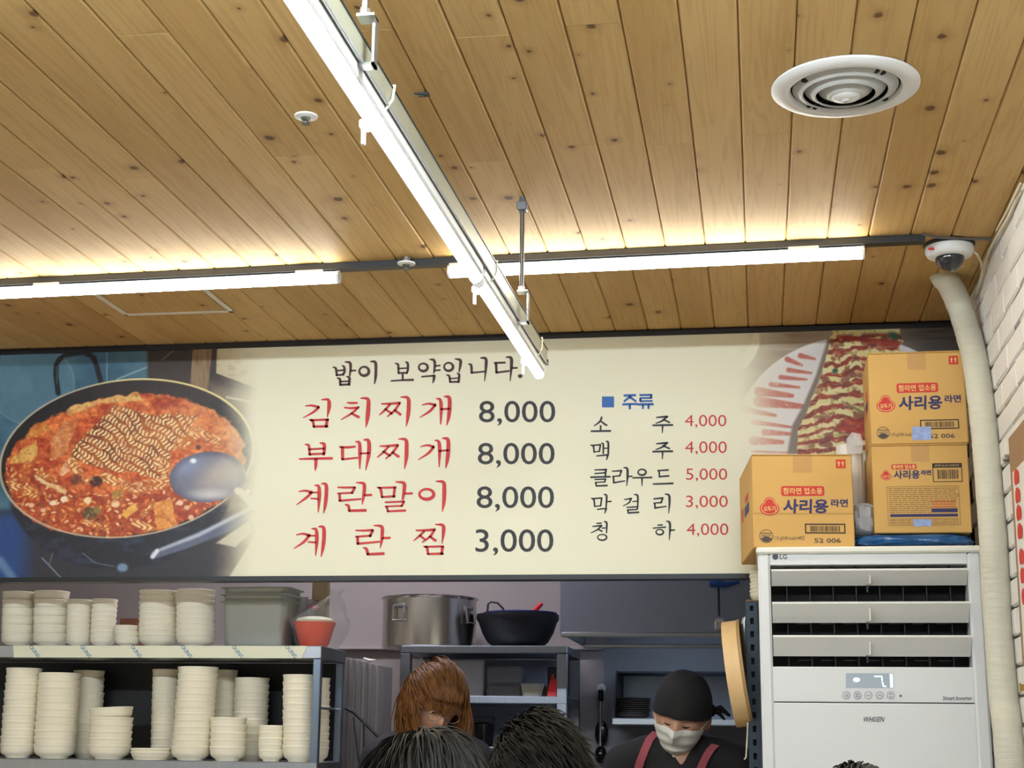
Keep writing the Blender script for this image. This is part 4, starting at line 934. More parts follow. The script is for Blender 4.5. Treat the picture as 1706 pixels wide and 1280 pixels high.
# ================================================================== NOODLE BOXES
TAPE = film('packing_tape', (.93, .88, .80, 1), .07); STICK = M('sticker_blue', S(150, 168, 214), .5, ns=60, na=.4)
def carton(cl, w_, h_, dp, rz, label, style):
    root = thing('noodle_carton', cl, label, 'box', 'cartons on the air conditioner', local=True, rz=rz)
    MB().box((0, 0, 0), (w_, dp, h_), .0025).build('body', CARD, root)
    for a, b in ((0, .499), (.501, 1)):
        MB().box((w_ * a, -.0015, h_), (w_ * b, dp, h_ + .003), .001).build('flap', CARD, root)
    f = lambda y: (lambda a, b: Vector((a * w_, -y, (1 - b) * h_)))
    m1 = f(.0006); m2 = f(.0010); mt = lambda a, b: m1(a, -b); mt2 = lambda a, b: m2(a, -b)
    def quad(x0, y0, x1, y1, m, name, mat):
        return MB().add([m(x0, y0), m(x1, y0), m(x1, y1), m(x0, y1)], [(0, 1, 2, 3)]).build(name, mat, root, fixn=False)
    def rrect(mb, x0, y0, x1, y1, r, m, asp):
        pts = []
        for cx_, cy_, a0 in ((x1 - r, y1 - r * asp, 0), (x0 + r, y1 - r * asp, 1), (x0 + r, y0 + r * asp, 2), (x1 - r, y0 + r * asp, 3)):
            for k in range(5):
                a = (a0 + k / 4) * math.pi / 2; pts.append(m(cx_ + r * math.cos(a), cy_ + r * asp * math.sin(a)))
        mb.add(pts, [tuple(range(len(pts)))])
    def outline(mb, x0, y0, x1, y1, t, m):
        asp = w_ / h_
        for (a, b, c, d_) in ((x0, y0, x1, y0 + t * asp), (x0, y1 - t * asp, x1, y1), (x0, y0, x0 + t, y1), (x1 - t, y0, x1, y1)): mb.add([m(a, b), m(c, b), m(c, d_), m(a, d_)], [(0, 1, 2, 3)])
    def txt(s_, x0, y0, x1, y1, mat, bold=.02, m=m1, slant=0, name='print_text'):
        mb = MB(); text_to(mb, s_, (x0, -y1, x1, -y0), lambda a, b: m(a, -b), bold, slant=slant); return mb.build(name, mat, root, fixn=False)
    def emblem(cx_, cy_, r, m, m_):
        asp = w_ / h_; mb = MB(); prof = []
        for k in range(36):
            a = 2 * math.pi * k / 36; dx_, dy_ = math.cos(a), math.sin(a); best_ = 0
            for (ex, ey, ea, eb) in ((0, .22, 1.0, .72), (0, -.42, .56, .54)):   # wide lower lobe, small upper lobe
                A_q = (dx_ / ea) ** 2 + (dy_ / eb) ** 2; B_q = -2 * (dx_ * ex / ea ** 2 + dy_ * ey / eb ** 2); C_q = (ex / ea) ** 2 + (ey / eb) ** 2 - 1; disc = B_q ** 2 - 4 * A_q * C_q
                if disc > 0: best_ = max(best_, (-B_q + math.sqrt(disc)) / (2 * A_q))
            prof.append((dx_ * best_, dy_ * best_))
        mb.add([m(cx_ + r * x, cy_ + r * asp * y) for x, y in prof], [tuple(range(36))]); mb.build('emblem', PRINT_RED, root, fixn=False)
        mb = MB(); pr = [(x * .88, y * .88) for x, y in prof]; p2 = [(x * .8, y * .8) for x, y in prof]
        mb.add([m_(cx_ + r * x, cy_ + r * asp * y) for x, y in pr] + [m_(cx_ + r * x, cy_ + r * asp * y) for x, y in p2], [(i, (i + 1) % 36, 36 + (i + 1) % 36, 36 + i) for i in range(36)]); 
        text_to(mb, '오뚜기', (cx_ - r * .62, -(cy_ + r * asp * .52), cx_ + r * .62, -(cy_ - r * asp * .02)), lambda a, b: m_(a, -b), .03)
        mb.build('emblem_mark', PRINT_CREAM, root, fixn=False)
    quad(.41, -.005, .60, .19, m2, 'tape', TAPE)
    asp = w_ / h_
    if style in ('front', 'front_sticker'):
        mb = MB(); mb.add([m1(.84, .045), m1(.935, .045), m1(.935, .14), m1(.84, .14)], [(0, 1, 2, 3)]); mb.build('print_mark', PRINT_RED, root, fixn=False)
        mb = MB()
        for xx in (.868, .908): mb.add([m2(xx - .006, .12), m2(xx + .006, .12), m2(xx + .006, .085), m2(xx - .006, .085)], [(0, 1, 2, 3)]); mb.add([m2(xx - .016, .088), m2(xx + .016, .088), m2(xx, .06)], [(0, 1, 2)])
        mb.build('print_arrows', PRINT_CREAM, root, fixn=False)
        mb = MB(); rrect(mb, .285, .335, .715, .44, .022, m1, asp); mb.build('print_banner', PRINT_RED, root, fixn=False)
        txt('참라면 업소용', .305, .352, .695, .424, PRINT_CREAM, .02, m2)
        txt('사리용', .295, .475, .745, .63, PRINT_NAVY, .034, m1, .06); txt('라면', .775, .475, .945, .56, PRINT_NAVY, .03)
        emblem(.165, .555, .098, m1, m2)
        mb = MB(); outline(mb, .51, .74, .91, .845, .012, m1)
        rb = random.Random(5); x = .565
        while x < .85:
            ww_ = rb.choice((.004, .006, .010)); mb.add([m1(x, .765), m1(x + ww_, .765), m1(x + ww_, .825), m1(x, .825)], [(0, 1, 2, 3)]); x += ww_ + rb.choice((.004, .006, .008))
        mb.build('barcode', PRINT_DARK, root, fixn=False)
        mb = MB(); cx_, cy_ = .125, .875
        def arc(r0, r1, a0, a1, n=20):
            vs = []
            for k in range(n + 1):
                a = a0 + (a1 - a0) * k / n; vs += [m1(cx_ + r0 * math.cos(a), cy_ + r0 * asp * math.sin(a)), m1(cx_ + r1 * math.cos(a), cy_ + r1 * asp * math.sin(a))]
            mb.add(vs, [(2 * i, 2 * i + 2, 2 * i + 3, 2 * i + 1) for i in range(n)])
        arc(.068, .062, 0, 2 * math.pi, 28); arc(.058, .0, .45, math.pi - .45, 12)
        for yy in (-.035, .022): mb.add([m1(cx_ - .055, cy_ + yy), m1(cx_ + .055, cy_ + yy), m1(cx_ + .055, cy_ + yy + .008), m1(cx_ - .055, cy_ + yy + .008)], [(0, 1, 2, 3)])
        text_to(mb, 'HACCP', (cx_ - .045, -(cy_ + .012), cx_ + .045, -(cy_ - .016)), mt, .02)
        mb.build('print_seal', M('print_grey', S(78, 70, 66), .6), root, fixn=False)
        txt('115 g(540 kcal)×48입', .205, .868, .50, .925, M('print_grey'), .0); txt('52 006', .60, .895, .86, .945, M('print_grey'), .015)
        if style == 'front_sticker':
            quad(.425, .815, .62, .96, m2, 'sticker', STICK)
        else:
            quad(0, .63, 1, .634, m2, 'crease', CARD_D)
        # side print
        for (ya, yb, za, zb, mt_) in ((.30, .55, .60, .68, PRINT_RED), (.28, .62, .46, .57, PRINT_NAVY), (.72, .86, .45, .60, PRINT_RED)):
            MB().add([(-.0006, dp * ya, h_ * za), (-.0006, dp * yb, h_ * za), (-.0006, dp * yb, h_ * zb), (-.0006, dp * ya, h_ * zb)], [(0, 1, 2, 3)]).build('side_print', mt_, root, fixn=False)
    else:
        mb = MB(); rrect(mb, .20, .215, .46, .275, .014, m1, asp); mb.build('print_banner', PRINT_RED, root, fixn=False); txt('참라면 업소용', .212, .222, .448, .268, PRINT_CREAM, .03, m2)
        txt('사리용', .215, .285, .49, .385, PRINT_NAVY, .03, m1, .06); txt('라면', .505, .285, .61, .345, PRINT_NAVY, .04); emblem(.14, .34, .058, m1, m2)
        mb = MB(); outline(mb, .625, .21, .93, .425, .008, m1); mb.add([m1(.625, .21), m1(.93, .21), m1(.93, .262), m1(.625, .262)], [(0, 1, 2, 3)])
        rb = random.Random(6); x = .675
        while x < .88:
            ww_ = rb.choice((.004, .006, .010)); mb.add([m1(x, .285), m1(x + ww_, .285), m1(x + ww_, .39), m1(x, .39)], [(0, 1, 2, 3)]); x += ww_ + rb.choice((.004, .006, .008))
        mb.build('barcode', PRINT_DARK, root, fixn=False); txt('참라면 업소용 사리용라면', .65, .225, .90, .248, PRINT_CREAM, .0, m2)
        G = M('print_fine', S(128, 96, 60), .6); mb = MB(); outline(mb, .14, .47, .885, .915, .004, m1)
        rb = random.Random(8)
        for k in range(13):
            y = .492 + k * .0225; x = .16
            while x < (.60 if k > 6 else .62):
                ww_ = rb.uniform(.02, .09); mb.add([m1(x, y), m1(x + ww_, y), m1(x + ww_, y + .007), m1(x, y + .007)], [(0, 1, 2, 3)]); x += ww_ + .012
            if k < 8:
                x = .63
                while x < .85:
                    ww_ = rb.uniform(.02, .08); mb.add([m1(x, y), m1(x + ww_, y), m1(x + ww_, y + .007), m1(x, y + .007)], [(0, 1, 2, 3)]); x += ww_ + .012
        for k in range(2):
            y = .85 + k * .025; x = .16
            while x < .84:
                ww_ = rb.uniform(.02, .09); mb.add([m1(x, y), m1(x + ww_, y), m1(x + ww_, y + .008), m1(x, y + .008)], [(0, 1, 2, 3)]); x += ww_ + .012
        outline(mb, .165, .835, .865, .90, .004, m1)
        mb.build('print_small_text', G, root, fixn=False)
        mb = MB()
        for k in range(3):
            y = .64 + k * .03; mb.add([m2(.60, y), m2(.85, y), m2(.85, y + .012), m2(.60, y + .012)], [(0, 1, 2, 3)])
        mb.build('print_notice', M('print_orange', S(206, 96, 50), .6), root, fixn=False)
        quad(.595, .725, .862, .768, m2, 'print_band', PRINT_NAVY); quad(.165, .785, .862, .817, m1, 'print_band', PRINT_NAVY); quad(.40, .845, .585, .925, m2, 'sticker', STICK)
    return root
# lower left carton, turned a little
a = PY(1256, 908, YF + .02); b = PY(1415, 906, YF + .035); top = PY(1256, 758, YF + .02)
carton((a.x, YF + .012, AZ), .262, top.z - AZ - .003, .395, math.radians(5.5), 'brown noodle carton with creased front, left on the air conditioner', 'front')
YC = 4.10
a = PY(1458, 889, YC); b = PY(1623, 889, YC); top = PY(1540, 740, YC)
zt2 = top.z
carton((a.x, YC, a.z), b.x - a.x - .004, zt2 - a.z - .003, .27, math.radians(.6), 'brown noodle carton with ingredient table, lower right of the stack', 'end')
a3 = PY(1452, 735, YC); b3 = PY(1614, 733, YC); t3 = PY(1532, 586, YC)
carton((a3.x, YC + .002, zt2 + .001), b3.x - a3.x, t3.z - zt2 - .004, .27, math.radians(-.5), 'brown noodle carton with blue sticker, topmost by the pipe', 'front_sticker')
# blue plastic under the right cartons and clear bags between
BLUE = M('blue_plastic', S(40, 92, 146), .2, ns=40, na=.3, bump=1.0)
def crumple(lo, hi, n, amp, sd):
    """a closed rumpled bag between lo and hi"""
    r_ = random.Random(sd); mb = MB(); c = (Vector(lo) + Vector(hi)) / 2; h = (Vector(hi) - Vector(lo)) / 2
    seg, rings = n * 2, n; vs = []; fs = []
    for i in range(rings + 1):
        th = math.pi * i / rings
        for k in range(seg):
            ph = 2 * math.pi * k / seg; ct, st = math.cos(th), math.sin(th)
            p_ = Vector((math.copysign(abs(st * math.cos(ph)) ** .55, math.cos(ph)), math.copysign(abs(st * math.sin(ph)) ** .55, math.sin(ph)), math.copysign(abs(ct) ** .55, ct)))
            j = 1 + r_.uniform(-amp, amp) * (st > .05)
            vs.append(Vector((p_.x * h.x * j, p_.y * h.y * j, p_.z * h.z)) + c)
    for i in range(rings):
        for k in range(seg): fs.append((i * seg + k, (i + 1) * seg + k, (i + 1) * seg + (k + 1) % seg, i * seg + (k + 1) % seg))
    return mb.add(vs, fs)
zb2 = PY(1540, 889, YC).z
tag(crumple((.235, YC - .03, AZ + .0005), (AX1 - .004, AYB - .02, zb2), 16, .05, 3).build('blue_sack', BLUE), 'flattened blue plastic sack under the right hand cartons', 'bag')
q0 = PY(1416, 895, YC + .05); q1 = PY(1466, 838, YC + .05)
tag(crumple((q0.x + .008, YC + .02, zb2 + .001), (q1.x - .012, YC + .13, q1.z), 14, .12, 4).build('clear_bag', film('clear_film_blue', (.72, .8, .92, 1), .45), smooth=True), 'crumpled clear plastic bag between the lower cartons', 'bag')
q0 = PY(1412, 850, YC + .16); q1 = PY(1462, 738, YC + .16)
rl = thing('bag_roll', (.259, YC + .2, q0.z - .04), 'upright roll of white plastic bags between the cartons', 'roll')
MB().lathe([(.0, 0), (.036, 0), (.038, .01), (.036, .05), (.038, .10), (.037, .15), (.036, q1.z - q0.z + .04), (.016, q1.z - q0.z + .04), (.016, q1.z - q0.z + .02), (0, q1.z - q0.z + .02)], (rl.location.x, rl.location.y, q0.z - .04), 36).build('rolled_bags', M('white_film', S(226, 224, 218), .3, ns=30, na=.06, bump=.8, stretch=(4, 4, .6)), rl, smooth=True)
MB().prism([(-.02, 0), (.02, 0), (.024, .03), (.018, .055), (-.006, .06), (-.022, .04)], lambda p_: (rl.location.x + .012 + p_[0], rl.location.y - .045, q1.z - .03 + p_[1]), lambda p_: (rl.location.x + .012 + p_[0] * .9, rl.location.y - .040, q1.z - .03 + p_[1])).build('loose_sheet', film('clear_film', (.92, .92, .92, 1), .35), rl)
tag(MB().lathe([(0, 0), (.036, 0), (.038, .02), (.036, q0.z - .042 - zb2), (0, q0.z - .042 - zb2)], (rl.location.x, rl.location.y, zb2 - .0), 24).build('green_tub', M('green_tub', S(128, 134, 70), .5), smooth=True), 'low olive green tub under the white bag roll', 'tub')

# ================================================================== KITCHEN
# lamp of the kitchen, above and behind the sign
kl = thing('kitchen_lamp', (-.9, 5.35, HC - .05), 'kitchen ceiling lamp hidden behind the menu signboard', 'light')
MB().box((-2.1, 5.25, HC - .03), (-.9, 5.45, HC - .001), .004).build('housing', WHITE_METAL, kl)
MB().box((-2.08, 5.27, HC - .045), (-.92, 5.43, HC - .03), .004).build('diffuser', KLAMP, kl)

# -- steel shelf with the bowls
SF, SK = 4.74, 5.04; SX0, SX1 = -2.9, -1.362; ZT, ZL = 1.586, 1.229
shelf = thing('steel_shelf', (-2.1, 4.9, 0), 'stainless steel shelf unit full of white bowls under the menu', 'shelf')
for zz in (ZT, ZL, .8, .3):
    MB().box((SX0, SF, zz - .04), (SX1, SK, zz), .002).build('shelf_board', STEEL_H, shelf)
for (xx, yy) in ((SX1 - .026, SF + .004), (SX1 - .026, SK - .03), (SX0, SF + .004), (SX0, SK - .03)):
    MB().box((xx, yy, 0), (xx + .025, yy + .025, ZT - .04), .002).build('post', brushed('post_steel', S(150, 166, 186), .3, (60, 60, 2), .2), shelf)
MB().tube([(SX1 - .013, SF + .03, 1.395), (SX1 - .013, SK - .03, 1.395)], .004, 8).build('side_rail', STEEL, shelf)
FILM = M('protective_film', S(226, 224, 200), .4, na=.03)
f0 = PY(22, 1078, SF).x; f1 = PY(503, 1078, SF).x; f2 = PY(512, 1078, SF).x
MB().add([(f0, SF - .0012, ZT - .001), (f0 + .006, SF - .0012, ZT - .039), (f1, SF - .0012, ZT - .039), (f2, SF - .0012, ZT - .001)], [(0, 1, 2, 3)]).build('film_strip', FILM, shelf, fixn=False)
FB = M('film_blue_text', S(46, 130, 176), .5)
for u_ in (58, 143, 227, 311, 396, 485):
    c = PY(u_, 1086, SF - .002); vs, fs = text2d('OUNG', .01); lo = vs.min(0); hi = vs.max(0); q = (vs - (lo + hi) / 2) / (hi[1] - lo[1]) * .0135
    ca, sa = math.cos(-.75), math.sin(-.75); mb = MB()
    pts = [(c.x + (x * ca - y * sa) * .85, SF - .002, min(ZT - .001, max(ZT - .039, c.z + x * sa + y * ca))) for x, y in q]
    mb.add(pts, fs); mb.build('film_text', FB, shelf, fixn=False)
MB().box((SX0 + .03, SK - .006, ZL + .001), (SX1 - .03, SK - .002, ZT - .041)).build('dark_backdrop', M('backdrop_black', S(16, 16, 20), .5, ns=30, na=.4), shelf)  # added dark sheet standing in for the dark interior behind the bowls

# -- bowls
def bowl_mesh(R, h, pitch, foot):
    p = [(0, .004), (foot * R * .9, .004), (foot * R * .94, 0), (foot * R, 0), (foot * R * 1.02, .004), (R * .88, min(.014, h * .30)), (R * .94, max(h * .4, h - pitch * 1.05)), (R * .965, h - pitch * .5), (R * .985, h - .0055), (R, h - .004), (R, h - .0008), (R * .985, h), (R * .955, h), (R * .91, h * .6), (R * .82, h * .35), (foot * R, .009), (0, .009)]
    mb = MB().lathe(p, (0, 0, 0), 28); me = bpy.data.meshes.new('bowl'); me.from_pydata([tuple(v) for v in mb.v], [], mb.f)
    bm = bmesh.new(); bm.from_mesh(me); bmesh.ops.remove_doubles(bm, verts=bm.verts, dist=1e-6); bmesh.ops.recalc_face_normals(bm, faces=bm.faces); bm.to_mesh(me); bm.free()
    me.materials.append(CERAMIC); me.shade_smooth(); me.set_sharp_from_angle(angle=math.radians(50)); return me
def stack(desc, ub, ut, vt, Y, zb, pitch, h, group, kind='bowl', foot=.62, tilt_top=0, jit=.0008):
    """ub=(left,right) pixels at its foot, ut at its top; vt = top pixel row"""
    cb = PY(sum(ub) / 2, 1100 if zb > 1.4 else 1262, Y); R = (PY(ub[1], 1100, Y).x - PY(ub[0], 1100, Y).x) / 2
    top = PY(sum(ut) / 2, vt, Y); n = max(1, int(round((top.z - zb - h) / pitch)) + 1)
    if n > 1: pitch = (top.z - zb - h) / (n - 1)
    me = bowl_mesh(R, h, pitch, foot)
    for i in range(n):
        t = i * pitch / max(.01, top.z - zb)
        o = bpy.data.objects.new('bowl' if kind == 'bowl' else kind, me); COL.objects.link(o)
        o.location = (cb.x + (top.x - cb.x) * t + rs.uniform(-jit, jit), Y + rs.uniform(-jit, jit), zb + .0004 + i * pitch)
        o.rotation_euler = (0, (top.x - cb.x) / max(.05, top.z - zb) * .0, rs.uniform(0, 6))
        if tilt_top and i == n - 1: o.rotation_euler = (0, tilt_top, 0); o.location.z += .008
        pos = 'topmost' if i == n - 1 and n > 1 else (f'{ordn(i + 1)} from the bottom' if n > 1 else 'alone')
        tag(o, f'white {kind}, {pos} {"in" if n > 1 else "at"} the {desc}', kind if kind != 'bowl' else 'bowl', group)
GT = 'white bowls on the upper steel shelf'; GL = 'white bowls on the lower steel shelf'
stack('upper shelf stack at the left photo edge', (1, 52), (7, 55), 987, 4.83, ZT, .027, .042, GT)
stack('second upper shelf stack from the left', (54, 109), (58, 113), 986, 4.83, ZT, .027, .042, GT)
stack('first narrow stack of the upper shelf', (109, 148), (113, 152), 1000, 4.82, ZT, .0175, .036, GT)
stack('second narrow stack of the upper shelf', (149, 189), (154, 195), 999, 4.82, ZT, .0175, .036, GT)
stack('tiny low stack on the upper shelf', (190, 229), (190, 229), 1043, 4.81, ZT, .0165, .03, GT)
stack('wide upper stack right of the tiny stack', (230, 290), (233, 293), 985, 4.83, ZT, .0185, .04, GT)
stack('wide upper stack beside the steel pans', (292, 355), (294, 357), 984, 4.83, ZT, .0185, .04, GT)
stack('tall lower stack at the left photo edge', (1, 56), (13, 69), 1114, 4.83, ZL, .0235, .045, GL)
stack('tall second stack of the lower shelf', (58, 123), (67, 132), 1122, 4.83, ZL, .0235, .045, GL)
stack('rear stack behind the tall second stack', (120, 168), (124, 172), 1118, 4.96, ZL, .0235, .045, GL)
stack('short leaning lower stack with tilted top', (148, 215), (153, 221), 1184, 4.82, ZL, .0225, .045, GL, tilt_top=-.07)
stack('foot of the tall middle stack', (219, 283), (219, 283), 1247, 4.80, ZL, .02, .026, GL, kind='saucer', foot=.8)
stack('rear stack left of the tall middle stack', (251, 297), (255, 301), 1116, 4.95, ZL, .0235, .045, GL)
stack('tall middle stack of the lower shelf', (286, 350), (299, 364), 1112, 4.82, ZL, .0205, .045, GL)
stack('rear stack right of the tall middle stack', (350, 392), (352, 395), 1117, 4.97, ZL, .0205, .045, GL)
stack('half shaded rear stack on the lower shelf', (388, 444), (391, 448), 1130, 4.95, ZL, .0225, .045, GL)
stack('low front stack before the half shaded stack', (350, 408), (352, 410), 1196, 4.81, ZL, .0215, .045, GL)
stack('small low stack beside the steel post', (431, 472), (431, 472), 1209, 4.82, ZL, .021, .036, GL)
stack('tall stack left of the steel post', (471, 525), (471, 526), 1125, 4.82, ZL, .0215, .05, GL)
stack('stack glimpsed behind the steel post', (502, 547), (502, 551), 1130, 4.94, ZL, .0225, .045, GL)

# -- gastronorm pans
def rloft(secs, c, n=6, cap0=True, cap1=False):
    mb = MB(); vs = []; fs = []; m = 4 * n
    for (hw, hd, r, z) in secs:
        for q, (sx, sy) in enumerate(((1, 1), (-1, 1), (-1, -1), (1, -1))):
            for k in range(n):
                a = (q + k / (n - 1)) * math.pi / 2
                vs.append((c[0] + sx * (hw - r) + r * math.cos(a), c[1] + sy * (hd - r) + r * math.sin(a), c[2] + z))
    for i in range(len(secs) - 1):
        for k in range(m): fs.append((i * m + k, i * m + (k + 1) % m, (i + 1) * m + (k + 1) % m, (i + 1) * m + k))
    if cap0: fs.append(tuple(range(m))[::-1])
    if cap1: fs.append(tuple((len(secs) - 1) * m + k for k in range(m)))
    return mb.add(vs, fs)
g0 = PY(366, 1073, 4.80); g1 = PY(474, 1073, 4.80); gw = (g1.x - g0.x) / 2; gz = PY(420, 1003, 4.80).z - ZT
for i in range(3):
    z0 = ZT + .0005 + i * .0225
    secs = [(gw * .90, .075, .02, 0), (gw * .93, .08, .025, .008), (gw * .99, .088, .025, gz - .006), (gw * 1.02, .09, .025, gz - .002), (gw * 1.10, .098, .028, gz), (gw * 1.10, .098, .028, gz + .0025), (gw * .98, .086, .024, gz + .002), (gw * .91, .078, .022, .012)]
    tag(rloft(secs, ((g0.x + g1.x) / 2, 4.885, z0), cap1=True).build('steel_pan', M('pan_steel', S(176, 178, 170), .4, .55, ns=3, na=.08), smooth=True), f'deep stainless food pan, {["bottom", "middle", "top"][i]} of three nested on the upper shelf', 'pan', 'nested steel pans')

# -- orange basin in a clear bag
p = PY(523, 1075, 4.86); bz = ZT
tag(MB().lathe([(0, .003), (.040, .003), (.042, 0), (.046, .004), (.060, .05), (.066, .074), (.069, .075), (.069, .079), (.064, .079), (.058, .05), (.043, .008), (0, .008)], (p.x, 4.86, bz + .002), 36).build('orange_basin', M('orange_plastic', S(238, 74, 26), .35, na=.05), smooth=True), 'bright orange plastic basin inside a clear bag on the shelf', 'basin')
tag(MB().lathe([(0, 0), (.058, 0), (.063, .014), (.055, .022), (.03, .027), (0, .028)], (p.x, 4.86, bz + .0725), 30).build('sliced_radish', M('pale_food', S(226, 226, 188), .5, ns=60, na=.15, bump=.8), smooth=True), 'pale sliced food heaped in the orange basin', 'food')
r_ = random.Random(2); mb = MB(); secs = []
N_ = 30; vs = []; fs = []
prof = [(.055, 0, 0), (.070, .02, 0), (.084, .055, .002), (.094, .082, .006), (.080, .10, .02), (.062, .12, .034), (.045, .14, .046), (.028, .158, .056), (.016, .17, .062), (.026, .188, .066)]
for (r, z, sx) in prof:
    for k in range(N_):
        a = 2 * math.pi * k / N_; rr_ = r * (1 + r_.uniform(-.10, .10)) + (.012 if math.cos(a) > .6 and z < .09 else 0)
        vs.append((p.x + .008 + sx * .9 + rr_ * math.cos(a), 4.865 + rr_ * .9 * math.sin(a), bz + .001 + z + (r_.uniform(-.004, .004) if z > 0 else 0)))
for i in range(len(prof) - 1):
    for k in range(N_): fs.append((i * N_ + k, i * N_ + (k + 1) % N_, (i + 1) * N_ + (k + 1) % N_, (i + 1) * N_ + k))
tag(mb.add(vs, fs).build('clear_plastic_bag', film('clear_bag_film', (.93, .93, .93, 1), .10), smooth=True), 'clear crinkled plastic bag around the orange basin', 'bag')
GREYC = film('smoky_plastic', (.52, .48, .52, 1), .35)
for i, (u_, hh) in enumerate(((499, .105), (511, .098))):
    q = PY(u_, 1020, 4.96)
    tag(MB().lathe([(0, .002), (.020, .002), (.022, .0), (.028, hh), (.030, hh + .002), (.027, hh), (.020, .004), (0, .004)], (q.x, 4.955 + i * .03, ZT + .065), 20).build('plastic_tumbler', GREYC, smooth=True), ['smoky plastic tumbler touching the steel pans', 'smoky plastic tumbler nearer the orange basin'][i], 'tumbler')
q = PY(505, 1040, 4.96)
tag(MB().box((q.x - .045, 4.92, ZT + .0005), (q.x + .045, 5.02, ZT + .0645), .003).build('dark_tray_box', M('dark_brown_box', S(58, 40, 42), .6)), 'small dark box under the smoky tumblers', 'box')
q0 = PY(520, 1012, 5.0); q1 = PY(547, 960, 5.0)
tag(MB().box((q0.x, 4.99, ZT + .0005), (q1.x, 5.03, q1.z), .003).build('tan_carton', M('tan_card', S(150, 130, 98), .7)), 'tan carton standing behind the clear bag', 'box')
q = PY(528, 1014, 5.0)
tag(MB().ell((q.x, 4.965, q.z), (.018, .016, .009), 14, 8).build('pink_packet', M('pink_packet', S(206, 66, 110), .5), smooth=True), 'small pink packet behind the orange basin', 'packet')
# rear of upper shelf: small brown carton
q0 = PY(207, 1043, 4.97); q1 = PY(229, 1032, 4.97)
tag(MB().box((q0.x, 4.93, ZT + .0005), (q1.x + .02, 5.0, q1.z), .002).build('brown_packet', M('brown_packet', S(120, 70, 44), .6)), 'small brown packet behind the tiny bowl stack', 'packet')

# -- rear wall ledge
q0 = PY(560, 1077, YB - .03); q1 = PY(672, 1083, YB - .03)
struct(MB().box((-3.0, YB - .04, q1.z), (-.62, YB, q0.z), .003).build('trim_1', M('ledge_white', S(190, 180, 182), .5)))
# grey curtain-like cover and cart bar
q0 = PY(583, 1095, 5.35); q1 = PY(637, 1108, 5.35)
cov = MB(); n = 22; vs = []; top_l = PY(588, 1094, 5.35).z; top_r = PY(636, 1110, 5.35).z
xs = [q0.x - .03 + (q1.x - q0.x + .03) * k / (n - 1) for k in range(n)]
for row, (z0_, amp) in enumerate(((1, .002), (.98, .006), (.6, .012), (.0, .016))):
    for k in range(n):
        zz = (top_l + (top_r - top_l) * k / (n - 1)); vs.append((xs[k], 5.33 + amp * math.sin(k * 1.9) + (.0 if k < n - 1 else .05), .6 + (zz - .6) * z0_))
fs = [(r * n + k, r * n + k + 1, (r + 1) * n + k + 1, (r + 1) * n + k) for r in range(3) for k in range(n - 1)]
base = len(vs); vs2 = vs + [(x, y + .12, z) for x, y, z in vs]
fs2 = fs + [tuple(i + base for i in f)[::-1] for f in fs] + [(k, k + 1, base + k + 1, base + k) for k in range(n - 1)] + [(3 * n + k, 3 * n + k + 1, base + 3 * n + k + 1, base + 3 * n + k) for k in range(n - 1)] + [(r * n + e, (r + 1) * n + e, base + (r + 1) * n + e, base + r * n + e) for r in range(3) for e in (0, n - 1)]
cover = tag(cov.add(vs2, fs2).build('grey_cover', M('grey_cover', S(165, 158, 158), .8, ns=5, na=.12)), 'tall grey creased cover standing right of the bowl shelf', 'cover')
tag(MB().box((q0.x, 5.335, .0), (q1.x - .02, 5.44, .598), .004).build('storage_bin', M('grey_bin', S(90, 88, 92), .6)), 'grey storage bin carrying the creased cover', 'bin')
tag(MB().tube([PY(606, 1097, 5.34) , PY(616, 1101, 5.34), PY(626, 1100, 5.34)], [.006, .011, .003], 8, flat=.6).build('white_cloth_scrap', M('white_cloth', S(224, 214, 214), .8), smooth=True), 'scrap of white cloth on top of the grey cover', 'cloth')
cart = thing('cart_handle', PY(600, 1270, 5.15), 'slim black folding cart handle leaning behind the shelf', 'handle')
MB().tube([PY(575, 1180, 5.15), PY(590, 1188, 5.15), PY(628, 1226, 5.15), PY(650, 1250, 5.15)], .0055, 10).build('handle_bar', BLACK_METAL, cart, smooth=True)
MB().tube([PY(606, 1208, 5.16), PY(606, 1245, 5.16), PY(604, 1330, 5.16)], .003, 8).build('strut', BLACK_METAL, cart, smooth=True)
MB().tube([PY(589, 1196, 5.16), PY(600, 1290, 5.16)], .003, 8).build('strut', BLACK_METAL, cart, smooth=True)

# -- rack with pots
KF, KB = 5.70, 6.12
kx0 = PY(664, 1200, KF).x; kx1 = PY(945, 1090, KF).x; kz = [PY(850, 1076, KF).z, PY(850, 1160, KF).z, PY(850, 1245, KF).z, .6, .2]
rack = thing('kitchen_rack', ((kx0 + kx1) / 2, 5.9, 0), 'steel kitchen rack carrying the stockpot and the black wok', 'rack')
KST = brushed('rack_steel', S(150, 156, 166), .38, (50, 3, 3), .15)
for i, zz in enumerate(kz): MB().box((kx0, KF, zz - .028), (kx1, KB, zz), .003).build('shelf_board', KST, rack)
for (xx, yy) in ((kx0, KF), (kx1 - .04, KF), (kx0, KB - .03), (kx1 - .04, KB - .03)):
    MB().box((xx, yy + .001, 0), (xx + .04, yy + .031, kz[0] - .028), .003).build('post', KST, rack)
MB().box((kx0 + .04, KB - .005, kz[2]), (kx1 - .04, KB - .001, kz[0] - .03)).build('back_sheet', M('rack_back', S(160, 168, 184), .5, ns=3, na=.15), rack)

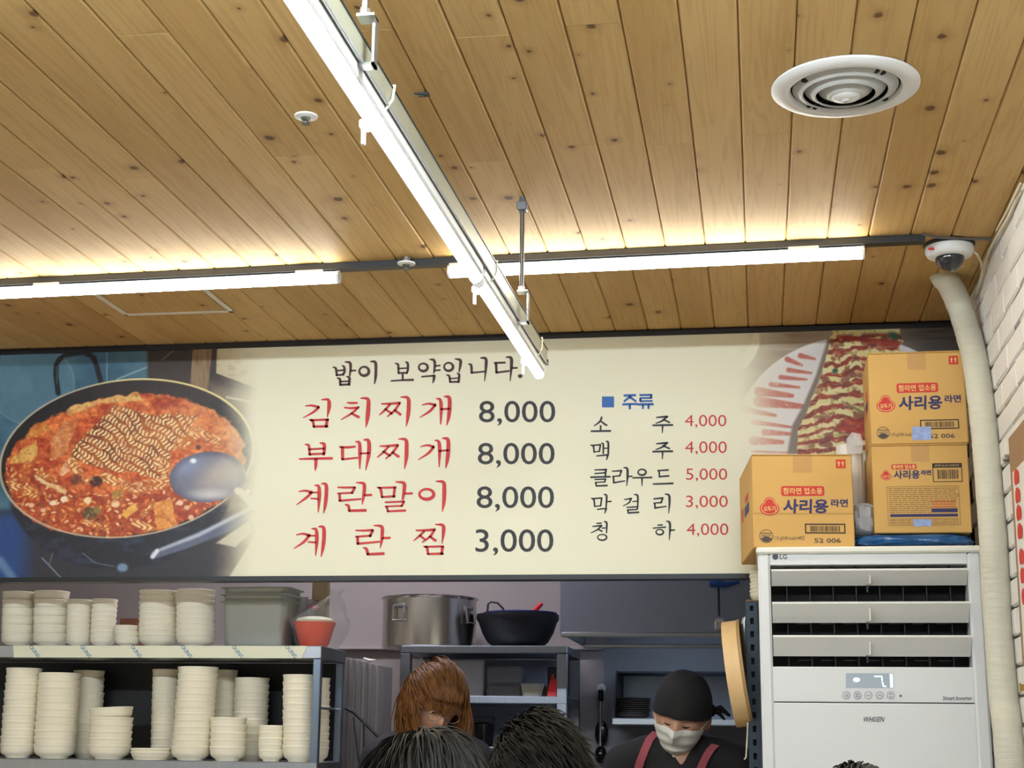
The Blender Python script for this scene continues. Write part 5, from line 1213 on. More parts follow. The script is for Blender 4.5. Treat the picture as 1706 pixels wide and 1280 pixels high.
# stockpot
q0 = PY(632, 1073, 5.9); q1 = PY(793, 1073, 5.9); R = (q1.x - q0.x) / 2 * .955; pc = ((q0.x + q1.x) / 2, 5.93, kz[0] + .0005); ph = PY(712, 991, 5.75).z - kz[0]
pot = thing('stockpot', pc, 'big shiny stainless steel stockpot on top of the rack', 'pot')
MB().lathe([(0, 0), (R * .97, 0), (R, .006), (R, ph - .01), (R * 1.045, ph - .004), (R * 1.05, ph), (R * 1.03, ph + .002), (R * .985, ph - .006), (R * .98, .006), (0, .006)], pc, 56).build('pot_body', brushed('pot_steel', S(206, 200, 192), .22, (12, 12, .6), .2), pot, smooth=True)
for (u_, v0_, v1_) in ((665, 1005, 1034), (771, 1008, 1034)):
    hp = PY(u_, (v0_ + v1_) / 2, pc[1] - R); ang = math.asin(max(-.95, min(.95, (hp.x - pc[0]) / R))); dirv = Vector((math.sin(ang), -math.cos(ang), 0)); tan = Vector((math.cos(ang), math.sin(ang), 0)); c = Vector((pc[0], pc[1], hp.z)) + dirv * (R + .001)
    hh, hw = .031, .027
    pl = MB().tube([c + tan * -hw + Vector((0, 0, hh * .8)), c + tan * hw + Vector((0, 0, hh * .8))], .009, 10).build('handle_bracket', STEEL, pot, smooth=True)
    MB().tube([c + tan * -hw + dirv * .008 + Vector((0, 0, hh * .8)), c + tan * -hw * .9 + dirv * .014 + Vector((0, 0, -hh)), c + tan * hw * .9 + dirv * .014 + Vector((0, 0, -hh)), c + tan * hw + dirv * .008 + Vector((0, 0, hh * .8))], .004, 8).build('bail_handle', STEEL, pl, smooth=True)
# wok
q0 = PY(795, 1030, 5.92); q1 = PY(931, 1030, 5.92); R = (q1.x - q0.x) / 2; wc = ((q0.x + q1.x) / 2, 5.92, kz[0] + .0005); wh = PY(862, 1021, 5.80).z - kz[0]
wok = thing('black_wok', wc, 'black iron wok beside the stockpot on the rack', 'wok')
IRON = M('cast_iron', S(26, 28, 34), .5, ns=30, na=.2)
MB().lathe([(0, 0), (R * .42, 0), (R * .60, .008), (R * .74, wh * .2), (R * .86, wh * .45), (R * .94, wh * .75), (R, wh * .86), (R * 1.0, wh), (R * .95, wh), (R * .80, wh * .45), (R * .6, .012), (0, .01)], wc, 44).build('wok_body', IRON, wok, smooth=True)
MB().tube([PY(812, 1021, 5.80), PY(813, 1007, 5.80), PY(818, 1003, 5.80), PY(829, 1005, 5.80), PY(838, 1014, 5.80), PY(840, 1020, 5.80)], .004, 8).build('wire_handle', IRON, wok, smooth=True)
tag(MB().lathe([(0, 0), (R * .62, 0), (R * .86, wh * .9), (R * .89, wh * .9), (R * .89, wh * .94), (R * .84, wh * .94), (R * .6, .006), (0, .006)], (wc[0] + .01, wc[1], wc[2] + .016), 40).build('blue_basin', M('blue_basin', S(34, 44, 110), .35), smooth=True), 'dark blue plastic basin nested in the black wok', 'basin')
a = PY(886, 1022, 5.9); b = PY(903, 1005, 5.9)
tag(MB().tube([a + Vector((-.04, 0, -.09)), a, a + (b - a) * .55, b], [.006, .008, .011, .008], 10, flat=.7).build('red_ladle_handle', M('red_plastic', S(214, 40, 56), .35), smooth=True), 'red plastic utensil handle poking out of the wok', 'utensil')

# containers on the middle shelf
zs = kz[1] + .0005
def tub(u0, u1, vt, Y, label, mat, name, cat, taper=.9, hd=.05, lid=None, fill=None):
    q0 = PY(u0, 1158, Y); q1 = PY(u1, 1158, Y); hw = (q1.x - q0.x) / 2; h = PY((u0 + u1) / 2, vt, Y).z - zs; c = ((q0.x + q1.x) / 2, Y + hd, zs)
    root = thing(name, c, label, cat)
    rloft([(hw * taper, hd * taper, .012, 0), (hw * .99, hd * .99, .014, h * .92), (hw, hd, .014, h * .94), (hw, hd, .014, h), (hw * .95, hd * .95, .012, h), (hw * taper * .95, hd * .85, .01, .004)], c, cap1=True).build('tub_body', mat, root, smooth=True)
    if lid: rloft([(hw * 1.03, hd * 1.03, .014, h), (hw * 1.03, hd * 1.03, .014, h + .006), (hw * .95, hd * .95, .012, h + .008)], c, cap1=True).build('lid', lid, root)
    if fill: rloft([(hw * taper * .92, hd * .8, .01, .005), (hw * .93, hd * .92, .012, h * .5)], c, cap1=True).build('contents', fill, root)
    return root
MILKY = film('milky_plastic', (.72, .72, .74, 1), .55); CLEAR = film('clear_box', (.82, .84, .88, 1), .15)
tub(748, 806, 1103, 5.78, 'tall milky plastic container on the rack behind the woman', MILKY, 'milky_container', 'container', .95, .08, MILKY)
tub(808, 869, 1114, 5.78, 'clear lidded box with dark food on the rack', CLEAR, 'clear_food_box', 'container', .97, .07, CLEAR, M('dark_food', S(48, 30, 34), .5, ns=50, na=.8))
for i, u_ in enumerate((813, 830, 847)):
    q = PY(u_, 1152, 5.795); tag(MB().ell((q.x, 5.81, q.z), (.010, .008, .012), 12, 8).build('orange_piece', M('orange_food', S(176, 84, 52), .5, ns=40, na=.3), smooth=True), f'{ordn(i + 1)} orange food piece from the left in the clear box', 'food', 'orange pieces in the clear box')
tub(866, 904, 1139, 5.76, 'small pale tub of yellow sauce on the rack', M('pale_tub', S(180, 178, 164), .45), 'sauce_tub', 'tub', .82, .04, None, M('yellow_sauce', S(190, 170, 96), .5))
q = PY(909, 1160, 5.76)
tag(MB().lathe([(0, 0), (.012, 0), (.013, .02), (.010, .04), (0, .04)], (q.x, 5.80, zs), 16).build('brown_jar', M('brown_jar', S(76, 52, 44), .4), smooth=True), 'small brown jar between the sauce tub and red pouch', 'jar')
q0 = PY(911, 1160, 5.74); q1 = PY(929, 1120, 5.74)
tag(MB().prism([(0, 0), (1, 0), (1, .5), (.8, .72), (.62, .78), (.55, .92), (.40, .92), (.36, .75), (.22, .55)], lambda p_: (q0.x + (q1.x - q0.x) * p_[0], 5.745, zs + (q1.z - zs) * p_[1]), lambda p_: (q0.x + (q1.x - q0.x) * p_[0], 5.765, zs + (q1.z - zs) * p_[1])).build('red_pouch', M('red_pouch', S(200, 32, 44), .35, ns=20, na=.2)), 'shiny red pouch beside the steel rack post', 'pouch')
q0 = PY(912, 1160, 5.80); q1 = PY(930, 1112, 5.80)
tag(MB().box((q0.x, 5.80, zs), (q1.x + .01, 5.86, q1.z), .004).build('black_canister', M('black_canister', S(22, 20, 26), .4)), 'black canister standing behind the red pouch', 'canister')
zs2 = kz[2] + .0005
q0 = PY(780, 1240, 5.78); q1 = PY(820, 1204, 5.78); c = ((q0.x + q1.x) / 2, 5.83, zs2); R = (q1.x - q0.x) / 2
bp_ = thing('black_pot', c, 'small black lidded pot on the low rack shelf', 'pot')
MB().lathe([(0, 0), (R * .95, 0), (R * .97, .004), (R * .97, q1.z - zs2 - .012), (0, q1.z - zs2 - .012)], c, 28).build('pot_body', M('black_gloss', S(20, 20, 24), .2), bp_, smooth=True)
MB().lathe([(R, q1.z - zs2 - .012), (R, q1.z - zs2 - .006), (R * .6, q1.z - zs2), (0, q1.z - zs2 + .002)], c, 28).build('lid', M('black_gloss'), bp_, smooth=True)
q0 = PY(735, 1240, 5.95); q1 = PY(818, 1194, 5.95)
tag(MB().box((q0.x, 5.97, zs2), (q1.x, 6.05, q1.z), .004).build('grey_carton', M('grey_carton', S(120, 122, 130), .6)), 'grey box behind the small black pot', 'box')

# -- extractor hood
HF = 5.55
hx0 = PY(932, 1050, HF).x; hx1 = PY(1262, 1050, HF).x; hz = PY(1080, 1062, HF).z
HOOD = M('hood_steel', S(148, 156, 172), .45, .25, ns=2, na=.08)
hood = thing('extractor_hood', ((hx0 + hx1) / 2, HF, hz), 'wide stainless extractor hood above the kitchen staff', 'hood')
MB().box((hx0, HF, hz + .012), (hx1, HF + .05, HC - .02), .003).build('hood_front', HOOD, hood)
MB().box((hx0, HF + .051, hz + .012), (hx0 + .02, YB - .01, HC - .02), .002).build('hood_side', HOOD, hood)
MB().box((hx0 + .021, HF + .051, hz + .12), (hx1, YB - .01, HC - .02), .003).build('hood_box', HOOD, hood)
MB().box((hx0 + .005, HF - .006, hz), (hx1, HF + .02, hz + .018), .004).build('front_lip', STEEL_H, hood)
z2 = PY(1100, 1080, HF + .1).z
MB().box((hx0 + .08, HF + .09, z2), (hx1, HF + .12, z2 + .014), .003).build('grease_gutter', STEEL_H, hood)
MB().box((hx0 + .07, HF + .12, z2 + .085), (hx1, YB - .02, z2 + .097), .002).build('filter_panel', M('hood_filter', S(84, 92, 104), .5, .6), hood)
hl = MB().box((-.55, HF + .16, z2 + .072), (-.10, HF + .22, z2 + .0845), .003).build('added_hood_light', emit_mat('added_hood_light', (.62, .78, 1, 1), 8.0), hood)  # added fill light, hidden from view, brightens the wall under the hood
# cable and plug by the hood
cb_ = thing('hanging_plug', PY(1197, 1050, HF - .04), 'white plug hanging on a dark blue cable before the hood', 'plug')
MB().tube([PY(1190, 968, HF - .03), PY(1197, 980, HF - .03), PY(1198, 1027, HF - .03)], .004, 8).build('cable', M('navy_cable', S(22, 30, 66), .5), cb_, smooth=True)
p0 = PY(1191, 1050, HF - .03); p1 = PY(1207, 1034, HF - .03)
MB().box((p0.x, HF - .045, p0.z), (p1.x, HF - .006, p1.z), .004).build('plug_body', M('plug_white', S(206, 200, 192), .5), cb_)
MB().box((p0.x + .004, HF - .040, p1.z), (p1.x - .004, HF - .014, p1.z + .006), .002).build('plug_neck', M('plug_white'), cb_)
tag(MB().tube([PY(1182, 974, HF - .03), PY(1196, 972, HF - .03), PY(1210, 975, HF - .03), PY(1232, 970, HF - .03)], [.012, .016, .011, .005], 10).build('blue_tie', M('blue_strap', S(44, 84, 160), .4), smooth=True), 'bright blue strap knotted at the top of the hanging cable', 'strap')

# -- wall shelf with dark bowls
WF = 5.95
w0 = PY(1021, 1208, WF); w1 = PY(1262, 1208, WF); wz = PY(1100, 1197, WF).z; wt = PY(1100, 1118, WF).z
ws = thing('wall_shelf', ((w0.x + w1.x) / 2, WF, w0.z), 'open steel wall shelf holding the dark bowls behind the cook', 'shelf')
MB().box((w0.x - .004, WF, w0.z), (w1.x, YB - .001, wz), .003).build('shelf_board', STEEL_H, ws)
MB().add([(w0.x, WF + .002, wz), (w0.x + .012, WF + .002, wt), (w0.x + .012, YB - .002, wt), (w0.x, YB - .002, wz), (w0.x + .004, WF + .002, wz), (w0.x + .016, WF + .002, wt), (w0.x + .016, YB - .002, wt), (w0.x + .004, YB - .002, wz)], [(0, 1, 2, 3), (4, 7, 6, 5), (0, 4, 5, 1), (1, 5, 6, 2), (2, 6, 7, 3), (0, 3, 7, 4)]).build('side_panel', M('shelf_side_dark', S(40, 42, 50), .5), ws)
MB().box((w0.x + .012, WF + .05, wt - .008), (w1.x, YB - .001, wt), .002).build('top_rail', M('shelf_side_dark'), ws)
MB().box((w0.x + .016, YB - .012, wz), (w1.x, YB - .001, wt - .008)).build('back_sheet', brushed('shelf_back_steel', S(170, 190, 214), .35, (3, 3, 40), .1), ws)
q0 = PY(1024, 1195, WF + .08); q1 = PY(1084, 1164, WF + .08); R = (q1.x - q0.x) / 2; DK = M('dark_stoneware', S(74, 66, 62), .45, na=.08); nb = 9; pit = (q1.z - wz - .012) / (nb - 1)
me = None
for i in range(nb):
    if me is None:
        mb = MB().lathe([(0, .002), (R * .72, .002), (R * .75, 0), (R * .80, .002), (R * .97, .009), (R, .0115), (R, .013), (R * .96, .013), (R * .78, .006), (0, .005)], (0, 0, 0), 36)
        o = mb.build('dark_plate', DK, smooth=True, origin=(0, 0, 0)); me = o.data
    else: o = bpy.data.objects.new('dark_plate', me); COL.objects.link(o)
    s_ = 1 - .06 * abs(i - nb + 1) / nb; o.scale = (s_, s_, 1)
    o.location = ((q0.x + q1.x) / 2 + rs.uniform(-.001, .001), WF + .1, wz + .0005 + i * pit)
    tag(o, f'dark stoneware plate, {"topmost" if i == nb - 1 else ordn(i + 1) + " from the bottom"} of the stack behind the cook', 'plate', 'dark plates on the wall shelf')
# hanging utensil
q = PY(1000, 1150, YB - .05); lad = thing('hanging_ladle', PY(1000, 1272, YB - .05), 'black ladle with steel shaft hanging on the tiled wall', 'ladle')
MB().tube([PY(1001, 1150, YB - .04), PY(1001, 1168, YB - .04)], .011, 12).build('grip', M('black_gloss'), lad, smooth=True)
MB().tube([PY(1001, 1168, YB - .04), PY(1000, 1246, YB - .04)], .006, 10).build('shaft', STEEL, lad, smooth=True)
c1 = PY(1002, 1222, YB - .035); MB().ell(c1, (.026, .010, .050), 20, 12).build('loop', M('black_gloss'), lad, smooth=True)
c1 = PY(1001, 1258, YB - .05); MB().ell(c1, (.024, .022, .034), 20, 12).build('bowl_head', M('black_gloss'), lad, smooth=True)
MB().lathe([(.018, 0), (.018, .004), (.004, .008), (.004, .03), (0, .03)], (0, 0, 0), 16, mat=Matrix.Translation(PY(1002, 1147, YB - .001)) @ Matrix.Rotation(math.pi / 2, 4, 'X')).build('wall_hook', WHITE_PLASTIC, lad, smooth=True)

# -- slotted angle rack at the right of the opening
PYY = 4.47; px0, px1, pzt = -.0373, -.0034, 1.697
ang = thing('slotted_rack', (-.02, PYY, 0), 'dark slotted angle rack post left of the air conditioner', 'rack')
AN = M('slotted_blue_grey', S(58, 70, 82), .45, .3, ns=30, na=.15)
b = MB(); b.box((px0, PYY, 0), (px0 + .012, PYY + .002, pzt)); b.box((px1 - .012, PYY, 0), (px1, PYY + .002, pzt)); z_ = 0.0
while z_ < pzt - .02:
    b.box((px0 + .012, PYY, z_), (px1 - .012, PYY + .002, z_ + .020)); z_ += .0375
b.box((px0 + .012, PYY, pzt - .012), (px1 - .012, PYY + .002, pzt)); b.box((px0, PYY + .002, 0), (px0 + .002, PYY + .034, pzt)); b.build('angle_post', AN, ang)
MB().box((px0, PYY + .012, 0), (px1, PYY + .014, pzt)).build('slot_shade', DARK, ang)  # dark sheet standing in for the shade seen through the slots
MB().box((px0, PYY - .002, pzt), (.5, PYY + .10, pzt + .004), .001).build('shelf_board', M('rack_board', S(150, 130, 96), .7), ang)
MB().box((.47, PYY, 0), (.5, PYY + .03, pzt), .001).build('angle_post', AN, ang)
# stack of white paper bowls on it
q = PY(1249, 970, PYY + .04); R = .047; ztop = PY(1255, 938, PYY).z; n_ = 9; pit = (ztop - pzt - .004 - .02) / (n_ - 1); me = bowl_mesh(R, .02, pit, .8)
for i in range(n_):
    o = bpy.data.objects.new('paper_bowl', me); COL.objects.link(o); o.location = (q.x + R + rs.uniform(-.0015, .0015), PYY + .048, pzt + .0045 + i * pit)
    tag(o, f'white paper bowl, {"topmost" if i == n_ - 1 else ordn(i + 1) + " from the bottom"} of the stack beside the air conditioner', 'bowl', 'paper bowls beside the air conditioner')
# bentwood sieve
sv = thing('wooden_sieve', (-.068, PYY - .05, 1.36), 'round bentwood sieve hanging edge-on from the slotted post', 'sieve')
ctr = Vector((-.066, PYY + .0, 1.496)); ctr.y = PYY + .06; rotm = Matrix.Translation(ctr) @ Matrix.Rotation(math.radians(-7), 4, 'Y') @ Matrix.Rotation(math.radians(-3), 4, 'Z') @ Matrix.Rotation(math.pi / 2, 4, 'Y')
BENT = M('bentwood', S(236, 198, 142), .5, ns=4, na=.12, stretch=(8, 8, 1))
MB().lathe([(.150, -.022), (.150, .020), (.146, .021), (.144, .020), (.144, -.022)], seg=72, mat=rotm, closed=True).build('hoop', BENT, sv, smooth=True)
MB().lathe([(.146, .0205), (.152, .021), (.152, .029), (.143, .029)], seg=72, mat=rotm, closed=True).build('outer_band', M('bentwood_dark', S(176, 142, 92), .55, ns=4, na=.12), sv, smooth=True)
MB().lathe([(.144, .0245), (.0, .0245)], seg=48, mat=rotm).build('mesh_screen', M('sieve_mesh', S(92, 80, 60), .6, ns=200, na=.4), sv)
tag(wire([PY(1236, 1040, PYY), PY(1238, 1030, PYY), PY(1241, 1029, PYY - .004), PY(1240, 1036, PYY - .006), PY(1241, 1066, PYY - .004), PY(1243, 1074, PYY - .004)], .0028, 'wire_hook', mat=M('hook_wire', S(180, 184, 184), .3, .8)), 'bent wire hook on the post above the sieve', 'hook')
tag(wire([PY(1246, 1204, PYY - .004), PY(1245, 1230, PYY - .004), PY(1243, 1262, PYY - .004), PY(1240, 1266, PYY - .004)], .0022, 'thin_cord', mat=WIRE), 'thin white cord hanging below the wooden sieve', 'cord')

# ================================================================== PEOPLE
SKIN = M('skin', S(206, 158, 130), .5, ns=20, na=.05); SKIN_W = M('skin_warm', S(216, 164, 134), .5, ns=20, na=.05)
def gauss(x, m, s_): return math.exp(-((x - m) / s_) ** 2)
def head_pt(az, el, k=1.0):
    """az from the face's middle (towards +x), el upwards; face looks along -y"""
    rx, ry, rz = .075, .097, .118
    x = math.sin(az) * math.cos(el); y = -math.cos(az) * math.cos(el); z = math.sin(el)
    lowf = max(0, -z); x *= rx * (1 - .30 * lowf ** 1.6); yy = y * ry * (1 - (.25 * lowf ** 1.5 if y > 0 else .06 * lowf)); zz = z * rz
    d = math.degrees(1); A = math.degrees(az); E_ = math.degrees(el); fr = 0
    fr += .024 * gauss(A, 0, 9) * gauss(E_, -13, 9) + .010 * gauss(A, 0, 7) * gauss(E_, -1, 11)
    fr += .004 * gauss(E_, 14, 6) * gauss(A, 0, 38)
    fr -= .009 * (gauss(A, -21, 10) + gauss(A, 21, 10)) * gauss(E_, 2, 8)
    fr += .006 * gauss(A, 0, 16) * gauss(E_, -36, 7) + .010 * gauss(A, 0, 18) * gauss(E_, -60, 12)
    n = Vector((x, yy, zz)); return (n + Vector((0, -1, 0)) * fr) * k
def head_mesh(mb, mat, k=1.0, na=56, ne=40):
    vs = []; fs = []
    for i in range(ne + 1):
        el = -math.pi / 2 + math.pi * i / ne
        for j in range(na): vs.append(mat @ head_pt(-math.pi + 2 * math.pi * j / na, el, k))
    for i in range(ne):
        for j in range(na): fs.append((i * na + j, i * na + (j + 1) % na, (i + 1) * na + (j + 1) % na, (i + 1) * na + j))
    mb.add(vs, fs)
    for sx in (-1, 1):
        mb.ell((0, 0, 0), (.010 * k, .020 * k, .032 * k), 12, 8, mat=Matrix.Identity(4))
        q = mb.v[-13 * 9 + 0:]  # placed below
        cnt = 12 * 9
        for t in range(len(mb.v) - cnt, len(mb.v)):
            p_ = Vector(mb.v[t]); mb.v[t] = tuple(mat @ (p_ + Vector((sx * .076 * k, .012 * k, -.008 * k))))
def limb(mb, pts, rad):
    mb.tube(pts, rad, 16)
    for p_, r_ in zip(pts, rad): mb.ell(p_, (r_, r_, r_), 16, 10)
def remeshed(mb, voxel, smooth=2):
    me = bpy.data.meshes.new('tmp'); me.from_pydata(mb.v, [], mb.f)
    bm = bmesh.new(); bm.from_mesh(me); bmesh.ops.remove_doubles(bm, verts=bm.verts, dist=1e-5); bmesh.ops.recalc_face_normals(bm, faces=bm.faces); bm.to_mesh(me); bm.free()
    o = bpy.data.objects.new('tmp', me); COL.objects.link(o)
    md = o.modifiers.new('r', 'REMESH'); md.mode = 'VOXEL'; md.voxel_size = voxel
    if smooth: ms = o.modifiers.new('s', 'SMOOTH'); ms.iterations = smooth; ms.factor = .5
    dg = bpy.context.evaluated_depsgraph_get(); out = bpy.data.meshes.new_from_object(o.evaluated_get(dg))
    bpy.data.objects.remove(o); bpy.data.meshes.remove(me)
    return out
def grow(mb, voxel, d, sm_=2):
    me = remeshed(mb, voxel, sm_); co = [v.co + v.normal * d for v in me.vertices]
    for v, c in zip(me.vertices, co): v.co = c
    me.update(); return me
def place(me, name, mat, root):
    off = Vector(root.location); me.transform(Matrix.Translation(-off)); me.materials.clear(); me.materials.append(mat); me.shade_smooth()
    o = bpy.data.objects.new(name, me); COL.objects.link(o); o.parent = root; return o
def hair_strands(mb, HM, radii, n, region, crown, length, lift, jit, grav, rad, step=.009, seed=1, forward=None, sides=3, wave=0, stop=None):
    r_ = random.Random(seed); R3 = Vector(radii); gl = (HM.to_3x3().inverted() @ Vector((0, 0, -1))).normalized(); crown = Vector(crown).normalized()
    ga = math.pi * (3 - math.sqrt(5))
    for i in range(n):
        zz = 1 - 2 * (i + .5) / n; rr_ = math.sqrt(1 - zz * zz); a = ga * i
        d0 = Vector((rr_ * math.cos(a), rr_ * math.sin(a), zz)); d0 = (d0 + Vector((r_.gauss(0, .03), r_.gauss(0, .03), r_.gauss(0, .03)))).normalized()
        if not region(d0): continue
        p_ = Vector((d0.x * R3.x, d0.y * R3.y, d0.z * R3.z)); L = length(d0) * r_.uniform(.75, 1.1)
        lf = lift * r_.uniform(.3, 1.5); pr = None; pts = []; ns = max(4, int(L / step)); clump = Vector((r_.gauss(0, jit), r_.gauss(0, jit), r_.gauss(0, jit)))
        for k in range(ns):
            if stop is not None and k > 3 and stop(p_): break
            pts.append(HM @ p_)
            nrm = Vector((p_.x / R3.x ** 2, p_.y / R3.y ** 2, p_.z / R3.z ** 2)).normalized()
            out = (p_.normalized() - crown * .98); out = out - nrm * out.dot(nrm)
            if out.length < 1e-4: out = Vector((r_.uniform(-1, 1), r_.uniform(-1, 1), 0))
            out.normalize(); t = out * .8 + gl * grav + clump
            if forward is not None: t += Vector(forward(d0))
            if wave: t += Vector((math.sin(k * 1.1 + i), math.cos(k * .9 + i * 2), 0)) * wave
            t = (pr * 1.2 + t).normalized() if pr is not None else t.normalized(); pr = t
            p_ = p_ + t * step; f = math.sqrt((p_.x / R3.x) ** 2 + (p_.y / R3.y) ** 2 + (p_.z / R3.z) ** 2); tgt = 1 + lf * math.sin(min(1, k / ns * 1.3) * math.pi * .6) / R3.x
            if f < tgt: p_ = p_ * (tgt / f)
        m = len(pts); rds = [rad * (.9 + .5 * math.sin(math.pi * min(1, k / (m - 1) * 1.1)) if k < m - 1 else .15) * (1 - .55 * k / m) for k in range(m)]
        mb.tube(pts, rds, sides, cap=False)
def hair_cap(mb, HM, radii, k, region, na=40, ne=26):
    vs = []; fs = []; ok = []
    for i in range(ne + 1):
        th = math.pi * i / ne
        for j in range(na):
            d0 = Vector((math.sin(th) * math.cos(2 * math.pi * j / na), math.sin(th) * math.sin(2 * math.pi * j / na), math.cos(th)))
            vs.append(HM @ Vector((d0.x * radii[0] * k, d0.y * radii[1] * k, d0.z * radii[2] * k))); ok.append(region(d0))
    for i in range(ne):
        for j in range(na):
            f = (i * na + j, (i + 1) * na + j, (i + 1) * na + (j + 1) % na, i * na + (j + 1) % na)
            if any(ok[t] for t in f): fs.append(f)
    mb.add(vs, fs)
def hair_mat(name, c1, c2, rough=.38, spec=.14):
    m, nt, b = new_mat(name); N = nt.nodes; tc = N.new('ShaderNodeTexCoord'); nz = N.new('ShaderNodeTexNoise'); nz.inputs['Scale'].default_value = 45
    nt.links.new(tc.outputs['Object'], nz.inputs['Vector']); cr = N.new('ShaderNodeValToRGB'); nt.links.new(nz.outputs['Fac'], cr.inputs[0])
    cr.color_ramp.elements[0].position = .2; cr.color_ramp.elements[0].color = c1; cr.color_ramp.elements[1].position = .85; cr.color_ramp.elements[1].color = c2
    nt.links.new(cr.outputs[0], b.inputs['Base Color']); b.inputs['Roughness'].default_value = rough; b.inputs['Specular IOR Level'].default_value = spec; return m
def hmat(c, yaw=0, pitch=0, roll=0):
    return Matrix.Translation(c) @ Matrix.Rotation(yaw, 4, 'Z') @ Matrix.Rotation(pitch, 4, 'X') @ Matrix.Rotation(roll, 4, 'Y')
def body_parts(hc, hm, neck, sh_w, sh_z, y, hip_z, seated=False, face=-1, arms='down'):
    """capsules for a body; face=-1 towards the camera, +1 away"""
    x = neck.x; b = MB(); t = MB(); a = MB()
    limb(b, [hm @ Vector((0, .012, -.07)), neck + Vector((0, 0, .0)), neck + Vector((0, -.005 * face, -.06))], [.054, .053, .062])
    chest = Vector((x, y, sh_z - .12)); 
    t.ell((x, y, sh_z - .17), (.155, .105, .22), 24, 16); t.ell((x, y, sh_z - .02), (.12, .075, .075), 20, 12); t.ell((x, y, (sh_z + hip_z) / 2 - .05), (.14, .10, (sh_z - hip_z) / 2 + .02), 24, 16); t.ell((x, y, hip_z), (.155, .115, .12), 20, 12)
    sh = [Vector((x + s_ * sh_w, y, sh_z - .035)) for s_ in (-1, 1)]
    for s_, p_ in zip((-1, 1), sh):
        limb(t, [Vector((x + s_ * .05, y, sh_z + .005)), Vector((x + s_ * sh_w * .6, y, sh_z - .005)), p_], [.055, .058, .062])
        wk = arms == 'work'; el = p_ + Vector((s_ * .05, face * (.02 if wk else .06), -.27)); wr = el + Vector((-s_ * .14 if wk else -s_ * .10, face * (.09 if wk else .20), -.17 if wk else .02))
        limb(t, [p_, p_ + (el - p_) * .55], [.062, .060]); limb(a, [p_ + (el - p_) * .4, el, el + (wr - el) * .5, wr], [.044, .038, .036, .026])
        # hand: palm and five bent fingers
        fw = (wr - el).normalized(); sd = fw.cross(Vector((0, 0, 1))).normalized(); limb(a, [wr, wr + fw * .045, wr + fw * .08], [.024, .032, .030])
        for k in range(4):
            r0 = wr + fw * .08 + sd * (-.027 + .018 * k); ln = (.065, .075, .07, .055)[k] ; limb(a, [r0, r0 + fw * ln * .5 + Vector((0, 0, -.008)), r0 + fw * ln * .8 + Vector((0, 0, -.032))], [.0095, .009, .0085])
        r0 = wr + fw * .03 + sd * (-s_ * .026) * -1; limb(a, [r0, r0 + fw * .03 + sd * s_ * .02, r0 + fw * .055 + sd * s_ * .022 + Vector((0, 0, -.01))], [.012, .011, .009])
    L = MB()
    for s_ in (-1, 1):
        h = Vector((x + s_ * .085, y, hip_z - .03))
        if seated: kn = h + Vector((s_ * .02, face * .36, 0)); an = Vector((kn.x, kn.y - face * .03, .09))
        else: kn = Vector((x + s_ * .09, y + face * .02, hip_z * .53)); an = Vector((x + s_ * .09, y, .09))
        limb(L, [h, h + (kn - h) * .5, kn, kn + (an - kn) * .4, an], [.085, .076, .058, .055, .040]); limb(L, [an + Vector((0, -face * .02, -.045)), an + Vector((0, face * .14, -.05))], [.042, .036])
    return b, t, a, L

# ---- the cook in cap and mask
Yc = 4.98
hc = PY(1136, 1190, Yc); HM = hmat(hc, math.radians(-8), math.radians(22), math.radians(11)); K = 1.10
cook = thing('person', (hc.x, Yc, 0), 'cook in black cap, black shirt and white mask looking down', 'person')
neck = PY(1133, 1252, Yc + .03)
b_, t_b, a_b, l_b = body_parts(hc, HM, Vector((neck.x, Yc + .02, neck.z)), .175, neck.z - .015, Yc + .05, .93, face=-1, arms='work')
full = MB(); head_mesh(full, HM, K); full.add(b_.v, b_.f)
skinb = MB(); skinb.add(full.v, full.f)
for src in (t_b, a_b, l_b): skinb.add([tuple(v) for v in src.v], src.f)
place(remeshed(skinb, .0055, 1), 'body', SKIN, cook)
# shirt: torso grown outward, v-neck cut out
sh_me = MB(); c0_ = Vector((neck.x, Yc + .05, neck.z - .2))
sh_me.add([tuple(c0_ + (Vector(v) - c0_) * 1.06) for v in t_b.v], t_b.f)
m_ = grow(t_b, .006, .011); bm = bmesh.new(); bm.from_mesh(m_)
vt = PY(1132, 1277, Yc - .06)
dele = []
for f in bm.faces:
    c = f.calc_center_median()
    hwid = (c.z - (vt.z - .002)) * .62
    if hwid > 0 and abs(c.x - vt.x - .004) < hwid and c.y < Yc + .02: dele.append(f)
    elif (c.x - neck.x) ** 2 + (c.y - Yc - .03) ** 2 < .058 ** 2 and c.z > neck.z - .05: dele.append(f)
    elif c.z < .80: dele.append(f)
bmesh.ops.delete(bm, geom=dele, context='FACES')
for _ in range(12):
    nw = {}
    for v in bm.verts:
        nb_ = [e.other_vert(v) for e in v.link_edges if e.is_boundary]
        if len(nb_) == 2: nw[v] = (v.co * 2 + nb_[0].co + nb_[1].co) / 4
    for v, c in nw.items(): v.co = c
bm.to_mesh(m_); bm.free()
bvh = BVHTree.FromPolygons([v.co.copy() for v in m_.vertices], [tuple(p_.vertices) for p_ in m_.polygons])
BLACKC = M('black_cotton', S(24, 23, 24), .85, ns=40, na=.2, bump=.2)
shirt = place(m_, 'shirt', BLACKC, cook)
place(grow(l_b, .012, .008), 'trousers', M('dark_trousers', S(40, 40, 46), .85), cook)
STR = M('maroon_strap', S(156, 74, 84), .8, ns=40, na=.1)
